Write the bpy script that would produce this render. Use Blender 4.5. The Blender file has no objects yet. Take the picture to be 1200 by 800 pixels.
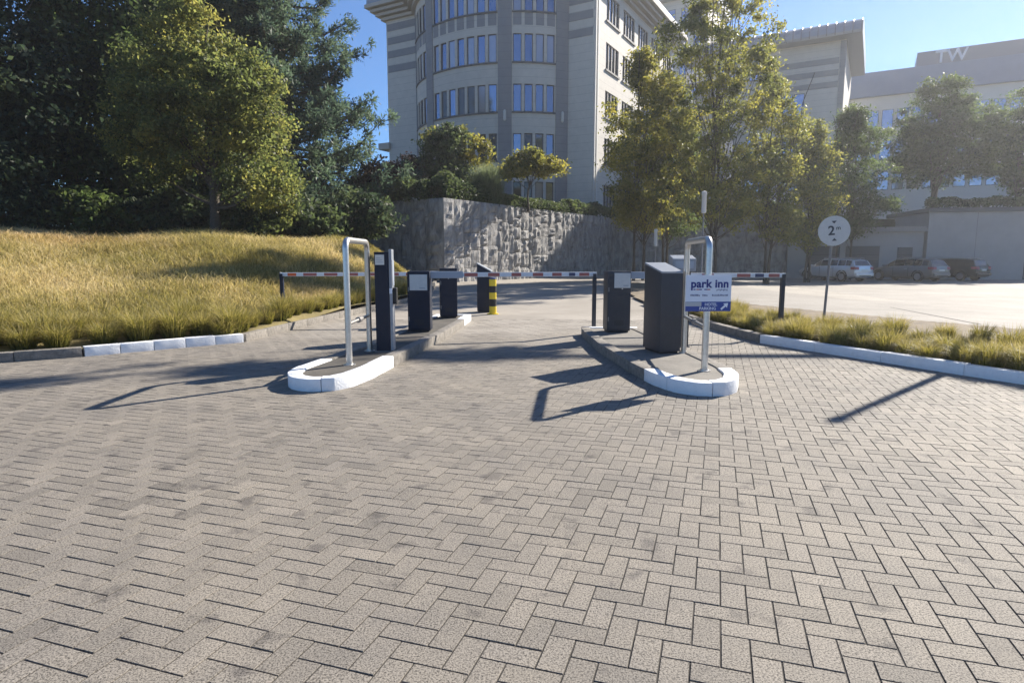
import bpy, bmesh, math, random
import numpy as np
from mathutils import Vector, Matrix

S = bpy.context.scene
COL = S.collection
R = math.radians
random.seed(7)

# ------------------------------------------------------------------ camera, sky, sun, exposure
CAM_H = 1.55
FOCAL = 735.0 / 1200.0
PITCH = math.atan(98.0 / 735.0)
cam = bpy.data.cameras.new("camera")
cam.sensor_width = 36.0
cam.lens = 36.0 * FOCAL
cam.clip_start = 0.05
cam.clip_end = 3000.0
cam_ob = bpy.data.objects.new("camera", cam)
COL.objects.link(cam_ob)
cam_ob.location = (0, 0, CAM_H)
cam_ob.rotation_euler = (math.pi / 2 - PITCH, 0, 0)
S.camera = cam_ob

SUN_AZ = R(48.0)      # to the right of the view axis (+Y), clockwise
SUN_EL = R(31.0)
world = bpy.data.worlds.new("World")
S.world = world
world.use_nodes = True
nt = world.node_tree
nt.nodes.clear()
sky = nt.nodes.new("ShaderNodeTexSky")
sky.sky_type = 'NISHITA'
sky.sun_disc = False
sky.sun_elevation = SUN_EL
sky.sun_rotation = SUN_AZ
sky.altitude = 50
sky.air_density = 1.0
sky.dust_density = 0.0
sky.ozone_density = 10.0
bg = nt.nodes.new("ShaderNodeBackground")
bg.inputs['Strength'].default_value = 0.067
wo = nt.nodes.new("ShaderNodeOutputWorld")
nt.links.new(sky.outputs[0], bg.inputs[0])
nt.links.new(bg.outputs[0], wo.inputs[0])

sun = bpy.data.lights.new("sun", 'SUN')
sun.energy = 5.0
sun.angle = R(0.53)
sun.color = (1.0, 0.93, 0.82)
sun_ob = bpy.data.objects.new("sun", sun)
COL.objects.link(sun_ob)
sd = Vector((math.sin(SUN_AZ) * math.cos(SUN_EL), math.cos(SUN_AZ) * math.cos(SUN_EL), math.sin(SUN_EL)))
sun_ob.rotation_euler = sd.to_track_quat('Z', 'Y').to_euler()
sun_ob.location = (40, 36, 40)

S.render.engine = 'CYCLES'
S.view_settings.view_transform = 'Standard'
S.view_settings.look = 'None'
S.view_settings.exposure = 1.2
S.view_settings.gamma = 1.0
S.view_settings.use_curve_mapping = False
S.cycles.max_bounces = 6
S.cycles.transparent_max_bounces = 6

# ------------------------------------------------------------------ materials
def new_mat(name):
    m = bpy.data.materials.new(name)
    m.use_nodes = True
    t = m.node_tree
    b = t.nodes["Principled BSDF"]
    return m, t, b

def plain(name, col, rough=0.6, metal=0.0, spec=0.5, var=0.0, scale=8.0, bump=0.0, bscale=60.0, emit=None):
    """colour with a soft noise mottling and fine relief"""
    m, t, b = new_mat(name)
    b.inputs['Roughness'].default_value = rough
    b.inputs['Metallic'].default_value = metal
    b.inputs['Specular IOR Level'].default_value = spec
    c = (col[0], col[1], col[2], 1)
    b.inputs['Base Color'].default_value = c
    if var > 0 or bump > 0:
        tc = t.nodes.new("ShaderNodeTexCoord")
    if var > 0:
        n = t.nodes.new("ShaderNodeTexNoise")
        n.inputs['Scale'].default_value = scale
        n.inputs['Detail'].default_value = 6
        n.inputs['Roughness'].default_value = 0.65
        t.links.new(tc.outputs['Object'], n.inputs['Vector'])
        r = t.nodes.new("ShaderNodeValToRGB")
        r.color_ramp.elements[0].position = 0.3
        r.color_ramp.elements[1].position = 0.7
        lo = [max(0, x * (1 - var)) for x in col]
        hi = [min(1, x * (1 + var)) for x in col]
        r.color_ramp.elements[0].color = (*lo, 1)
        r.color_ramp.elements[1].color = (*hi, 1)
        t.links.new(n.outputs['Fac'], r.inputs['Fac'])
        t.links.new(r.outputs['Color'], b.inputs['Base Color'])
    if bump > 0:
        n2 = t.nodes.new("ShaderNodeTexNoise")
        n2.inputs['Scale'].default_value = bscale
        n2.inputs['Detail'].default_value = 4
        t.links.new(tc.outputs['Object'], n2.inputs['Vector'])
        bp = t.nodes.new("ShaderNodeBump")
        bp.inputs['Strength'].default_value = bump
        bp.inputs['Distance'].default_value = 0.02
        t.links.new(n2.outputs['Fac'], bp.inputs['Height'])
        t.links.new(bp.outputs['Normal'], b.inputs['Normal'])
    return m

def leafy(name, dark, mid, light, trans=0.45, rough=0.55):
    """foliage: colour runs over a per-leaf tint, part of the light goes through the leaf"""
    m = bpy.data.materials.new(name)
    m.use_nodes = True
    t = m.node_tree
    t.nodes.clear()
    out = t.nodes.new("ShaderNodeOutputMaterial")
    at = t.nodes.new("ShaderNodeAttribute")
    at.attribute_name = "tint"
    r = t.nodes.new("ShaderNodeValToRGB")
    e = r.color_ramp.elements
    e[0].position = 0.0
    e[0].color = (*dark, 1)
    e[1].position = 1.0
    e[1].color = (*light, 1)
    k = e.new(0.5)
    k.color = (*mid, 1)
    t.links.new(at.outputs['Fac'], r.inputs['Fac'])
    p = t.nodes.new("ShaderNodeBsdfPrincipled")
    p.inputs['Roughness'].default_value = rough
    p.inputs['Specular IOR Level'].default_value = 0.3
    tr = t.nodes.new("ShaderNodeBsdfTranslucent")
    mx = t.nodes.new("ShaderNodeMixShader")
    mx.inputs[0].default_value = trans
    hs = t.nodes.new("ShaderNodeHueSaturation")
    hs.inputs['Value'].default_value = 1.5
    hs.inputs['Saturation'].default_value = 1.1
    t.links.new(r.outputs['Color'], p.inputs['Base Color'])
    t.links.new(r.outputs['Color'], hs.inputs['Color'])
    t.links.new(hs.outputs['Color'], tr.inputs['Color'])
    t.links.new(p.outputs[0], mx.inputs[1])
    t.links.new(tr.outputs[0], mx.inputs[2])
    t.links.new(mx.outputs[0], out.inputs[0])
    return m

def paver_mat():
    m, t, b = new_mat("exposed_aggregate_paver")
    b.inputs['Roughness'].default_value = 0.8
    b.inputs['Specular IOR Level'].default_value = 0.35
    geo = t.nodes.new("ShaderNodeNewGeometry")
    at = t.nodes.new("ShaderNodeAttribute")
    at.attribute_name = "tint"
    base = t.nodes.new("ShaderNodeValToRGB")
    e = base.color_ramp.elements
    e[0].position = 0.0
    e[0].color = (0.152, 0.139, 0.123, 1)
    e[1].position = 1.0
    e[1].color = (0.262, 0.238, 0.208, 1)
    k = e.new(0.45)
    k.color = (0.216, 0.197, 0.172, 1)
    # aggregate speckle
    n1 = t.nodes.new("ShaderNodeTexNoise")
    n1.inputs['Scale'].default_value = 120
    n1.inputs['Detail'].default_value = 3
    n1.inputs['Roughness'].default_value = 0.8
    t.links.new(geo.outputs['Position'], n1.inputs['Vector'])
    r1 = t.nodes.new("ShaderNodeValToRGB")
    r1.color_ramp.elements[0].position = 0.38
    r1.color_ramp.elements[0].color = (0.20, 0.195, 0.19, 1)
    r1.color_ramp.elements[1].position = 0.55
    r1.color_ramp.elements[1].color = (1.38, 1.36, 1.32, 1)
    t.links.new(n1.outputs['Fac'], r1.inputs['Fac'])
    mu = t.nodes.new("ShaderNodeMix")
    mu.data_type = 'RGBA'
    mu.blend_type = 'MULTIPLY'
    mu.inputs['Factor'].default_value = 0.95
    t.links.new(at.outputs['Fac'], base.inputs['Fac'])
    t.links.new(base.outputs['Color'], mu.inputs['A'])
    t.links.new(r1.outputs['Color'], mu.inputs['B'])
    # worn and dirty patches over many pavers
    n2 = t.nodes.new("ShaderNodeTexNoise")
    n2.inputs['Scale'].default_value = 0.9
    n2.inputs['Detail'].default_value = 6
    n2.inputs['Roughness'].default_value = 0.7
    t.links.new(geo.outputs['Position'], n2.inputs['Vector'])
    r2 = t.nodes.new("ShaderNodeValToRGB")
    r2.color_ramp.elements[0].position = 0.36
    r2.color_ramp.elements[0].color = (0.80, 0.80, 0.81, 1)
    r2.color_ramp.elements[1].position = 0.62
    r2.color_ramp.elements[1].color = (1.08, 1.06, 1.02, 1)
    t.links.new(n2.outputs['Fac'], r2.inputs['Fac'])
    mu2 = t.nodes.new("ShaderNodeMix")
    mu2.data_type = 'RGBA'
    mu2.blend_type = 'MULTIPLY'
    mu2.inputs['Factor'].default_value = 0.9
    t.links.new(mu.outputs['Result'], mu2.inputs['A'])
    t.links.new(r2.outputs['Color'], mu2.inputs['B'])
    # oil spots
    n3 = t.nodes.new("ShaderNodeTexNoise")
    n3.inputs['Scale'].default_value = 4.5
    n3.inputs['Detail'].default_value = 4
    t.links.new(geo.outputs['Position'], n3.inputs['Vector'])
    r3 = t.nodes.new("ShaderNodeValToRGB")
    r3.color_ramp.elements[0].position = 0.31
    r3.color_ramp.elements[0].color = (0.5, 0.5, 0.53, 1)
    r3.color_ramp.elements[1].position = 0.40
    r3.color_ramp.elements[1].color = (1, 1, 1, 1)
    t.links.new(n3.outputs['Fac'], r3.inputs['Fac'])
    mu3 = t.nodes.new("ShaderNodeMix")
    mu3.data_type = 'RGBA'
    mu3.blend_type = 'MULTIPLY'
    mu3.inputs['Factor'].default_value = 0.8
    t.links.new(mu2.outputs['Result'], mu3.inputs['A'])
    t.links.new(r3.outputs['Color'], mu3.inputs['B'])
    sx = t.nodes.new("ShaderNodeSeparateXYZ")
    t.links.new(geo.outputs['Position'], sx.inputs[0])
    mr = t.nodes.new("ShaderNodeMapRange")
    mr.interpolation_type = 'SMOOTHSTEP'
    mr.inputs['From Min'].default_value = 9.5
    mr.inputs['From Max'].default_value = 14.5
    t.links.new(sx.outputs['Y'], mr.inputs['Value'])
    n4 = t.nodes.new("ShaderNodeTexNoise")
    n4.inputs['Scale'].default_value = 0.7
    n4.inputs['Detail'].default_value = 7
    t.links.new(geo.outputs['Position'], n4.inputs['Vector'])
    r4 = t.nodes.new("ShaderNodeMapRange")
    r4.inputs['From Min'].default_value = 0.3
    r4.inputs['From Max'].default_value = 0.6
    t.links.new(n4.outputs['Fac'], r4.inputs['Value'])
    mm = t.nodes.new("ShaderNodeMath")
    mm.operation = 'MULTIPLY'
    t.links.new(mr.outputs[0], mm.inputs[0])
    t.links.new(r4.outputs[0], mm.inputs[1])
    far_tan = t.nodes.new("ShaderNodeMix")           # paler tan mixed in with distance, broken up by noise
    far_tan.data_type = 'RGBA'
    far_tan.inputs['B'].default_value = (0.33, 0.297, 0.255, 1)
    t.links.new(mm.outputs[0], far_tan.inputs['Factor'])
    t.links.new(mu3.outputs['Result'], far_tan.inputs['A'])
    t.links.new(far_tan.outputs['Result'], b.inputs['Base Color'])
    bp = t.nodes.new("ShaderNodeBump")
    bp.inputs['Strength'].default_value = 0.55
    bp.inputs['Distance'].default_value = 0.004
    t.links.new(n1.outputs['Fac'], bp.inputs['Height'])
    t.links.new(bp.outputs['Normal'], b.inputs['Normal'])
    return m

def asphalt_mat(name, lo, hi, patch=0.35, fine=120):
    m, t, b = new_mat(name)
    b.inputs['Roughness'].default_value = 0.85
    b.inputs['Specular IOR Level'].default_value = 0.3
    geo = t.nodes.new("ShaderNodeNewGeometry")
    n = t.nodes.new("ShaderNodeTexNoise")
    n.inputs['Scale'].default_value = patch
    n.inputs['Detail'].default_value = 8
    n.inputs['Roughness'].default_value = 0.7
    t.links.new(geo.outputs['Position'], n.inputs['Vector'])
    r = t.nodes.new("ShaderNodeValToRGB")
    r.color_ramp.elements[0].position = 0.35
    r.color_ramp.elements[0].color = (*lo, 1)
    r.color_ramp.elements[1].position = 0.65
    r.color_ramp.elements[1].color = (*hi, 1)
    t.links.new(n.outputs['Fac'], r.inputs['Fac'])
    n1 = t.nodes.new("ShaderNodeTexNoise")
    n1.inputs['Scale'].default_value = fine
    n1.inputs['Detail'].default_value = 3
    t.links.new(geo.outputs['Position'], n1.inputs['Vector'])
    r1 = t.nodes.new("ShaderNodeValToRGB")
    r1.color_ramp.elements[0].position = 0.3
    r1.color_ramp.elements[0].color = (0.7, 0.7, 0.7, 1)
    r1.color_ramp.elements[1].position = 0.65
    r1.color_ramp.elements[1].color = (1.1, 1.1, 1.1, 1)
    t.links.new(n1.outputs['Fac'], r1.inputs['Fac'])
    mu = t.nodes.new("ShaderNodeMix")
    mu.data_type = 'RGBA'
    mu.blend_type = 'MULTIPLY'
    mu.inputs['Factor'].default_value = 1.0
    t.links.new(r.outputs['Color'], mu.inputs['A'])
    t.links.new(r1.outputs['Color'], mu.inputs['B'])
    t.links.new(mu.outputs['Result'], b.inputs['Base Color'])
    bp = t.nodes.new("ShaderNodeBump")
    bp.inputs['Strength'].default_value = 0.4
    bp.inputs['Distance'].default_value = 0.006
    t.links.new(n1.outputs['Fac'], bp.inputs['Height'])
    t.links.new(bp.outputs['Normal'], b.inputs['Normal'])
    return m

def rock_mat():
    m, t, b = new_mat("split_stone")
    b.inputs['Roughness'].default_value = 0.9
    b.inputs['Specular IOR Level'].default_value = 0.25
    geo = t.nodes.new("ShaderNodeNewGeometry")
    mp = t.nodes.new("ShaderNodeMapping")
    mp.inputs['Scale'].default_value = (1.0, 1.0, 0.42)
    t.links.new(geo.outputs['Position'], mp.inputs['Vector'])
    n = t.nodes.new("ShaderNodeTexNoise")
    n.inputs['Scale'].default_value = 2.6
    n.inputs['Detail'].default_value = 9
    n.inputs['Roughness'].default_value = 0.72
    n.inputs['Distortion'].default_value = 0.6
    t.links.new(mp.outputs[0], n.inputs['Vector'])
    r = t.nodes.new("ShaderNodeValToRGB")
    e = r.color_ramp.elements
    e[0].position = 0.30
    e[0].color = (0.15, 0.145, 0.145, 1)
    e[1].position = 0.72
    e[1].color = (0.54, 0.52, 0.50, 1)
    k = e.new(0.5)
    k.color = (0.32, 0.31, 0.30, 1)
    t.links.new(n.outputs['Fac'], r.inputs['Fac'])
    t.links.new(r.outputs[0], b.inputs['Base Color'])
    bp = t.nodes.new("ShaderNodeBump")
    bp.inputs['Strength'].default_value = 1.0
    bp.inputs['Distance'].default_value = 0.13
    t.links.new(n.outputs['Fac'], bp.inputs['Height'])
    t.links.new(bp.outputs['Normal'], b.inputs['Normal'])
    return m

def paint_mat():
    """white road paint on concrete: rubbed, stained and chipped"""
    m = plain("white_kerb_paint", (0.85, 0.855, 0.86), 0.55, var=0.05, scale=9, bump=0.3, bscale=45)
    t = m.node_tree
    b = t.nodes["Principled BSDF"]
    src = b.inputs['Base Color'].links[0].from_socket
    geo = t.nodes.new("ShaderNodeNewGeometry")
    def layer(src, scale, stretch, p0, p1, col, fac):
        mp = t.nodes.new("ShaderNodeMapping")
        mp.inputs['Scale'].default_value = stretch
        t.links.new(geo.outputs['Position'], mp.inputs['Vector'])
        n = t.nodes.new("ShaderNodeTexNoise")
        n.inputs['Scale'].default_value = scale
        n.inputs['Detail'].default_value = 8
        n.inputs['Roughness'].default_value = 0.75
        t.links.new(mp.outputs[0], n.inputs['Vector'])
        r = t.nodes.new("ShaderNodeMapRange")
        r.inputs['From Min'].default_value = p0
        r.inputs['From Max'].default_value = p1
        r.inputs['To Max'].default_value = fac
        t.links.new(n.outputs['Fac'], r.inputs['Value'])
        mx = t.nodes.new("ShaderNodeMix"); mx.data_type = 'RGBA'
        mx.inputs['B'].default_value = (*col, 1)
        t.links.new(r.outputs[0], mx.inputs['Factor'])
        t.links.new(src, mx.inputs['A'])
        return mx.outputs['Result']
    c = layer(src, 3.0, (1, 1, 2.5), .55, .72, (.52, .51, .49), .5)
    c = layer(c, 9.0, (1, 1, 6), .62, .70, (.20, .19, .18), .75)
    c = layer(c, 22.0, (1, 1, 1), .68, .72, (.24, .22, .20), .9)
    t.links.new(c, b.inputs['Base Color'])
    return m

def facade_mat(name, col):
    """stone slabs: soft mottling and faint bed joints"""
    m = plain(name, col, 0.8, var=0.06, scale=2.0)
    t = m.node_tree
    b = t.nodes["Principled BSDF"]
    src = b.inputs['Base Color'].links[0].from_socket
    geo = t.nodes.new("ShaderNodeNewGeometry")
    sp = t.nodes.new("ShaderNodeSeparateXYZ")
    t.links.new(geo.outputs['Position'], sp.inputs[0])
    md = t.nodes.new("ShaderNodeMath"); md.operation = 'PINGPONG'; md.inputs[1].default_value = 0.316
    t.links.new(sp.outputs['Z'], md.inputs[0])
    lt = t.nodes.new("ShaderNodeMath"); lt.operation = 'LESS_THAN'; lt.inputs[1].default_value = 0.012
    t.links.new(md.outputs[0], lt.inputs[0])
    mu = t.nodes.new("ShaderNodeMix"); mu.data_type = 'RGBA'; mu.blend_type = 'MULTIPLY'
    mu.inputs['B'].default_value = (0.72, 0.72, 0.72, 1)
    t.links.new(lt.outputs[0], mu.inputs['Factor'])
    t.links.new(src, mu.inputs['A'])
    t.links.new(mu.outputs['Result'], b.inputs['Base Color'])
    return m

M = {}
M['paver'] = paver_mat()
M['joint'] = plain("joint_sand", (0.05, 0.045, 0.04), 0.95, var=0.45, scale=14)
M['road'] = asphalt_mat("tan_asphalt", (0.27, 0.242, 0.205), (0.40, 0.36, 0.31))
M['lot'] = asphalt_mat("pale_concrete", (0.24, 0.22, 0.195), (0.33, 0.30, 0.265))
M['earth'] = plain("earth", (0.16, 0.12, 0.075), 0.95, var=0.4, scale=1.5)
M['turf'] = plain("dry_turf", (0.20, 0.16, 0.062), 0.95, var=0.45, scale=0.8, bump=0.8, bscale=10)
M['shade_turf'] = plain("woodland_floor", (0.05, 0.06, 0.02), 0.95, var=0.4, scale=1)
M['white_paint'] = paint_mat()
M['kerb_stone'] = plain("concrete_kerb", (0.21, 0.19, 0.165), 0.9, var=0.35, scale=14, bump=0.5, bscale=50)
M['island_fill'] = asphalt_mat("dark_island_asphalt", (0.075, 0.07, 0.062), (0.14, 0.125, 0.105), 2.0, 90)
M['island_slab'] = asphalt_mat("island_concrete", (0.16, 0.148, 0.13), (0.25, 0.23, 0.20), 2.0, 90)
M['steel'] = plain("brushed_steel", (0.62, 0.60, 0.57), 0.34, metal=0.85, var=0.12, scale=30)
M['navy'] = plain("navy_powder_coat", (0.012, 0.017, 0.034), 0.5, spec=0.25, var=0.15, scale=12)
M['anthracite'] = plain("anthracite_powder_coat", (0.045, 0.048, 0.058), 0.45, spec=0.35, var=0.1, scale=10)
M['grey_cap'] = plain("grey_cap", (0.28, 0.30, 0.33), 0.4)
M['plate'] = plain("pale_plate", (0.62, 0.61, 0.58), 0.45, var=0.06, scale=15)
M['plate_blue'] = plain("pale_fascia", (0.34, 0.38, 0.44), 0.4)
M['black'] = plain("black_rubber", (0.012, 0.012, 0.013), 0.6)
M['boom'] = plain("boom_white", (0.72, 0.73, 0.75), 0.4, var=0.06, scale=10)
M['red'] = plain("boom_red", (0.40, 0.12, 0.10), 0.45)
M['blue'] = plain("boom_blue", (0.05, 0.06, 0.13), 0.45)
M['orange'] = plain("reflector_orange", (0.75, 0.12, 0.02), 0.35)
M['yellow'] = plain("bollard_yellow", (0.75, 0.55, 0.02), 0.45, var=0.08, scale=12)
M['sign_white'] = plain("sign_white", (0.72, 0.76, 0.84), 0.4)
M['sign_blue'] = plain("sign_blue", (0.025, 0.06, 0.28), 0.4)
M['sign_ink'] = plain("sign_ink", (0.02, 0.035, 0.20), 0.45)
M['sign_fade'] = plain("sign_faded_grey", (0.42, 0.44, 0.46), 0.5)
M['sign_dark'] = plain("sign_dark", (0.05, 0.055, 0.065), 0.5)
M['sign_small'] = plain("sign_small_print", (0.16, 0.18, 0.28), 0.5)
M['galv'] = plain("galvanised_post", (0.22, 0.21, 0.205), 0.5, metal=0.3, var=0.1, scale=20)
M['bark'] = plain("bark", (0.075, 0.06, 0.045), 0.9, var=0.35, scale=12, bump=0.8, bscale=25)
M['pine_bark'] = plain("pine_bark", (0.10, 0.07, 0.05), 0.9, var=0.35, scale=8, bump=0.8, bscale=20)
M['lime_stone'] = facade_mat("facade_limestone", (0.60, 0.555, 0.49))
M['grey_stone'] = facade_mat("facade_grey_stone", (0.255, 0.255, 0.265))
M['trim'] = plain("facade_trim", (0.62, 0.60, 0.56), 0.7)
M['frame'] = plain("window_frame", (0.045, 0.045, 0.05), 0.5)
M['inside'] = plain("dark_interior", (0.02, 0.02, 0.022), 0.9)
M['glass'] = plain("sun_glass", (0.24, 0.28, 0.38), 0.06, metal=0.9)
M['glass_dark'] = plain("clear_dark_glass", (0.05, 0.055, 0.06), 0.05, metal=0.2, spec=0.8)
M['glass_blind'] = plain("glass_with_blind", (0.42, 0.40, 0.44), 0.15, metal=0.5)
M['sill'] = plain("dark_sill", (0.13, 0.125, 0.125), 0.7)
M['cornice'] = plain("cornice_stone", (0.50, 0.45, 0.39), 0.8, var=0.06, scale=3)
M['zinc'] = plain("zinc_roof", (0.30, 0.31, 0.34), 0.45, metal=0.4)
M['blue_roof'] = plain("blue_grey_roof", (0.10, 0.16, 0.27), 0.5, var=0.06, scale=1)
M['blue_fascia'] = plain("slate_blue_fascia", (0.09, 0.12, 0.18), 0.5)
M['wall_panel'] = plain("garage_render", (0.36, 0.35, 0.34), 0.85, var=0.08, scale=1.2)
M['garage_door'] = plain("garage_door_grey", (0.09, 0.09, 0.095), 0.6)
M['letter'] = plain("pale_letters", (0.55, 0.60, 0.68), 0.5)
M['rock'] = rock_mat()
M['tyre'] = plain("tyre", (0.015, 0.015, 0.016), 0.85)
M['alloy'] = plain("alloy_rim", (0.42, 0.43, 0.45), 0.35, metal=0.8)
M['tail'] = plain("tail_lamp", (0.30, 0.02, 0.03), 0.25)
M['car_glass'] = plain("car_glass", (0.02, 0.025, 0.03), 0.05, spec=0.8)
M['plate_white'] = plain("number_plate", (0.7, 0.7, 0.66), 0.5)

# foliage
M['maple_leaf'] = leafy("maple_leaf", (0.05, 0.072, 0.032), (0.155, 0.175, 0.06), (0.38, 0.335, 0.10), 0.6)
M['dark_leaf'] = leafy("dark_leaf", (0.024, 0.038, 0.026), (0.05, 0.072, 0.04), (0.12, 0.145, 0.06), 0.45)
M['pine_needle'] = leafy("pine_needle", (0.04, 0.066, 0.048), (0.085, 0.125, 0.082), (0.15, 0.19, 0.105), 0.45)
M['street_leaf'] = leafy("street_leaf", (0.07, 0.09, 0.035), (0.18, 0.185, 0.055), (0.36, 0.32, 0.08), 0.6)
M['green_leaf'] = leafy("green_leaf", (0.04, 0.06, 0.026), (0.08, 0.11, 0.04), (0.15, 0.18, 0.055), 0.55)
M['hazel_leaf'] = leafy("ochre_green_leaf", (0.075, 0.09, 0.03), (0.19, 0.185, 0.05), (0.38, 0.32, 0.08), 0.6)
M['hedge_leaf'] = leafy("hedge_leaf", (0.035, 0.05, 0.026), (0.08, 0.105, 0.045), (0.16, 0.19, 0.07), 0.45)
M['red_leaf'] = leafy("copper_leaf", (0.022, 0.012, 0.012), (0.05, 0.028, 0.022), (0.075, 0.06, 0.03), 0.35)
M['willow_leaf'] = leafy("willow_leaf", (0.08, 0.10, 0.055), (0.16, 0.19, 0.10), (0.26, 0.29, 0.15), 0.45)
M['dry_blade'] = leafy("dry_grass_blade", (0.18, 0.165, 0.045), (0.42, 0.345, 0.145), (0.64, 0.53, 0.31), 0.42)
def add_brown(m):
    t = m.node_tree
    rmp = [n for n in t.nodes if n.type == 'VALTORGB'][0]
    at = t.nodes.new("ShaderNodeAttribute")
    at.attribute_name = "brown"
    mx = t.nodes.new("ShaderNodeMix")
    mx.data_type = 'RGBA'
    mx.blend_type = 'MULTIPLY'
    mx.inputs['B'].default_value = (0.96, 0.88, 0.88, 1)
    t.links.new(at.outputs['Fac'], mx.inputs['Factor'])
    for l in list(rmp.outputs['Color'].links):
        t.links.new(mx.outputs['Result'], l.to_socket)
    t.links.new(rmp.outputs['Color'], mx.inputs['A'])
add_brown(M['dry_blade'])
M['tussock_blade'] = leafy("tussock_blade", (0.07, 0.09, 0.018), (0.25, 0.215, 0.06), (0.54, 0.43, 0.22), 0.45)

# ------------------------------------------------------------------ helpers
def tag(o, label=None, cat=None, group=None, kind=None):
    if label: o['label'] = label
    if cat: o['category'] = cat
    if group: o['group'] = group
    if kind: o['kind'] = kind
    return o

def wloc(o):
    v = Vector((0, 0, 0))
    while o is not None:
        v += o.location
        o = o.parent
    return v

def empty(name, loc, label=None, cat=None, group=None, rz=0.0):
    o = bpy.data.objects.new(name, None)
    o.empty_display_size = 0.2
    COL.objects.link(o)
    o.location = loc
    o.rotation_euler = (0, 0, rz)
    return tag(o, label, cat, group)

def link(name, me, mats, parent=None, loc=None, rot=None):
    o = bpy.data.objects.new(name, me)
    COL.objects.link(o)
    if mats is not None and len(me.materials) == 0:
        for m in (mats if isinstance(mats, (list, tuple)) else [mats]):
            me.materials.append(m)
    o.parent = parent
    if loc is not None: o.location = loc
    if rot is not None: o.rotation_euler = rot
    return o

class MB:
    def __init__(s):
        s.v, s.f, s.m = [], [], []
    def add(s, vs, fs, mi=0):
        o = len(s.v)
        s.v += [tuple(v) for v in vs]
        for f in fs:
            s.f.append(tuple(i + o for i in f)); s.m.append(mi)
        return s
    def box(s, x0, x1, y0, y1, z0, z1, mi=0):
        vs = [(x, y, z) for z in (z0, z1) for y in (y0, y1) for x in (x0, x1)]
        return s.add(vs, [(0, 2, 3, 1), (4, 5, 7, 6), (0, 1, 5, 4), (2, 6, 7, 3), (0, 4, 6, 2), (1, 3, 7, 5)], mi)
    def hexa(s, p, mi=0):
        """eight corners: four of the bottom counter-clockwise, then four of the top"""
        return s.add(p, [(3, 2, 1, 0), (4, 5, 6, 7), (0, 1, 5, 4), (1, 2, 6, 5), (2, 3, 7, 6), (3, 0, 4, 7)], mi)
    def prism(s, poly, z0, z1, mi=0):
        n = len(poly)
        vs = [(x, y, z0) for x, y in poly] + [(x, y, z1) for x, y in poly]
        fs = [tuple(range(n - 1, -1, -1)), tuple(range(n, 2 * n))]
        fs += [(i, (i + 1) % n, n + (i + 1) % n, n + i) for i in range(n)]
        return s.add(vs, fs, mi)
    def tube(s, pts, rad, n=10, mi=0, cap=True):
        pts = [Vector(p) for p in pts]
        if not isinstance(rad, (list, tuple)): rad = [rad] * len(pts)
        rings = []
        ref = None
        for i, p in enumerate(pts):
            a = pts[max(0, i - 1)]; b = pts[min(len(pts) - 1, i + 1)]
            d = (b - a).normalized()
            if ref is None:
                ref = Vector((0, 0, 1)) if abs(d.z) < 0.9 else Vector((1, 0, 0))
            x = d.cross(ref).normalized(); y = d.cross(x).normalized()
            rings.append([p + (x * math.cos(2 * math.pi * k / n) + y * math.sin(2 * math.pi * k / n)) * rad[i] for k in range(n)])
        vs = [v for r in rings for v in r]
        fs = []
        for i in range(len(pts) - 1):
            for k in range(n):
                a = i * n + k; b = i * n + (k + 1) % n
                fs.append((a, b, b + n, a + n))
        if cap:
            fs.append(tuple(range(n - 1, -1, -1)))
            fs.append(tuple(range((len(pts) - 1) * n, len(pts) * n)))
        return s.add(vs, fs, mi)
    def lathe(s, prof, cx, cy, z0=0.0, n=20, mi=0):
        vs = []
        for r, z in prof:
            for k in range(n):
                a = 2 * math.pi * k / n
                vs.append((cx + r * math.cos(a), cy + r * math.sin(a), z0 + z))
        fs = []
        for i in range(len(prof) - 1):
            for k in range(n):
                a = i * n + k; b = i * n + (k + 1) % n
                fs.append((a, b, b + n, a + n))
        fs.append(tuple(range(n - 1, -1, -1)))
        fs.append(tuple(range((len(prof) - 1) * n, len(prof) * n)))
        return s.add(vs, fs, mi)
    def mesh(s, name, mats, off=None, smooth=False, bevel=0.0, seg=2):
        me = bpy.data.meshes.new(name)
        vs = s.v if off is None else [(x - off[0], y - off[1], z - off[2]) for x, y, z in s.v]
        me.from_pydata(vs, [], s.f)
        for m in (mats if isinstance(mats, (list, tuple)) else [mats]): me.materials.append(m)
        if len(me.materials) > 1: me.polygons.foreach_set('material_index', s.m)
        bm = bmesh.new(); bm.from_mesh(me)
        bmesh.ops.recalc_face_normals(bm, faces=bm.faces)
        if bevel > 0:
            es = [e for e in bm.edges if len(e.link_faces) == 2 and e.calc_face_angle(0) > 0.6]
            bmesh.ops.bevel(bm, geom=es, offset=bevel, segments=seg, affect='EDGES', profile=0.6)
        bm.to_mesh(me); bm.free()
        if smooth:
            me.polygons.foreach_set('use_smooth', [True] * len(me.polygons))
            try: me.set_sharp_from_angle(angle=R(40))
            except Exception: pass
        me.update()
        return me
    def build(s, name, mats, parent=None, local=False, smooth=False, bevel=0.0, seg=2, loc=None, rot=None):
        off = None
        if not local:
            off = wloc(parent) if parent is not None else (loc if loc is not None else None)
        me = s.mesh(name, mats, off, smooth, bevel, seg)
        return link(name, me, None, parent, loc, rot)

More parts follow.
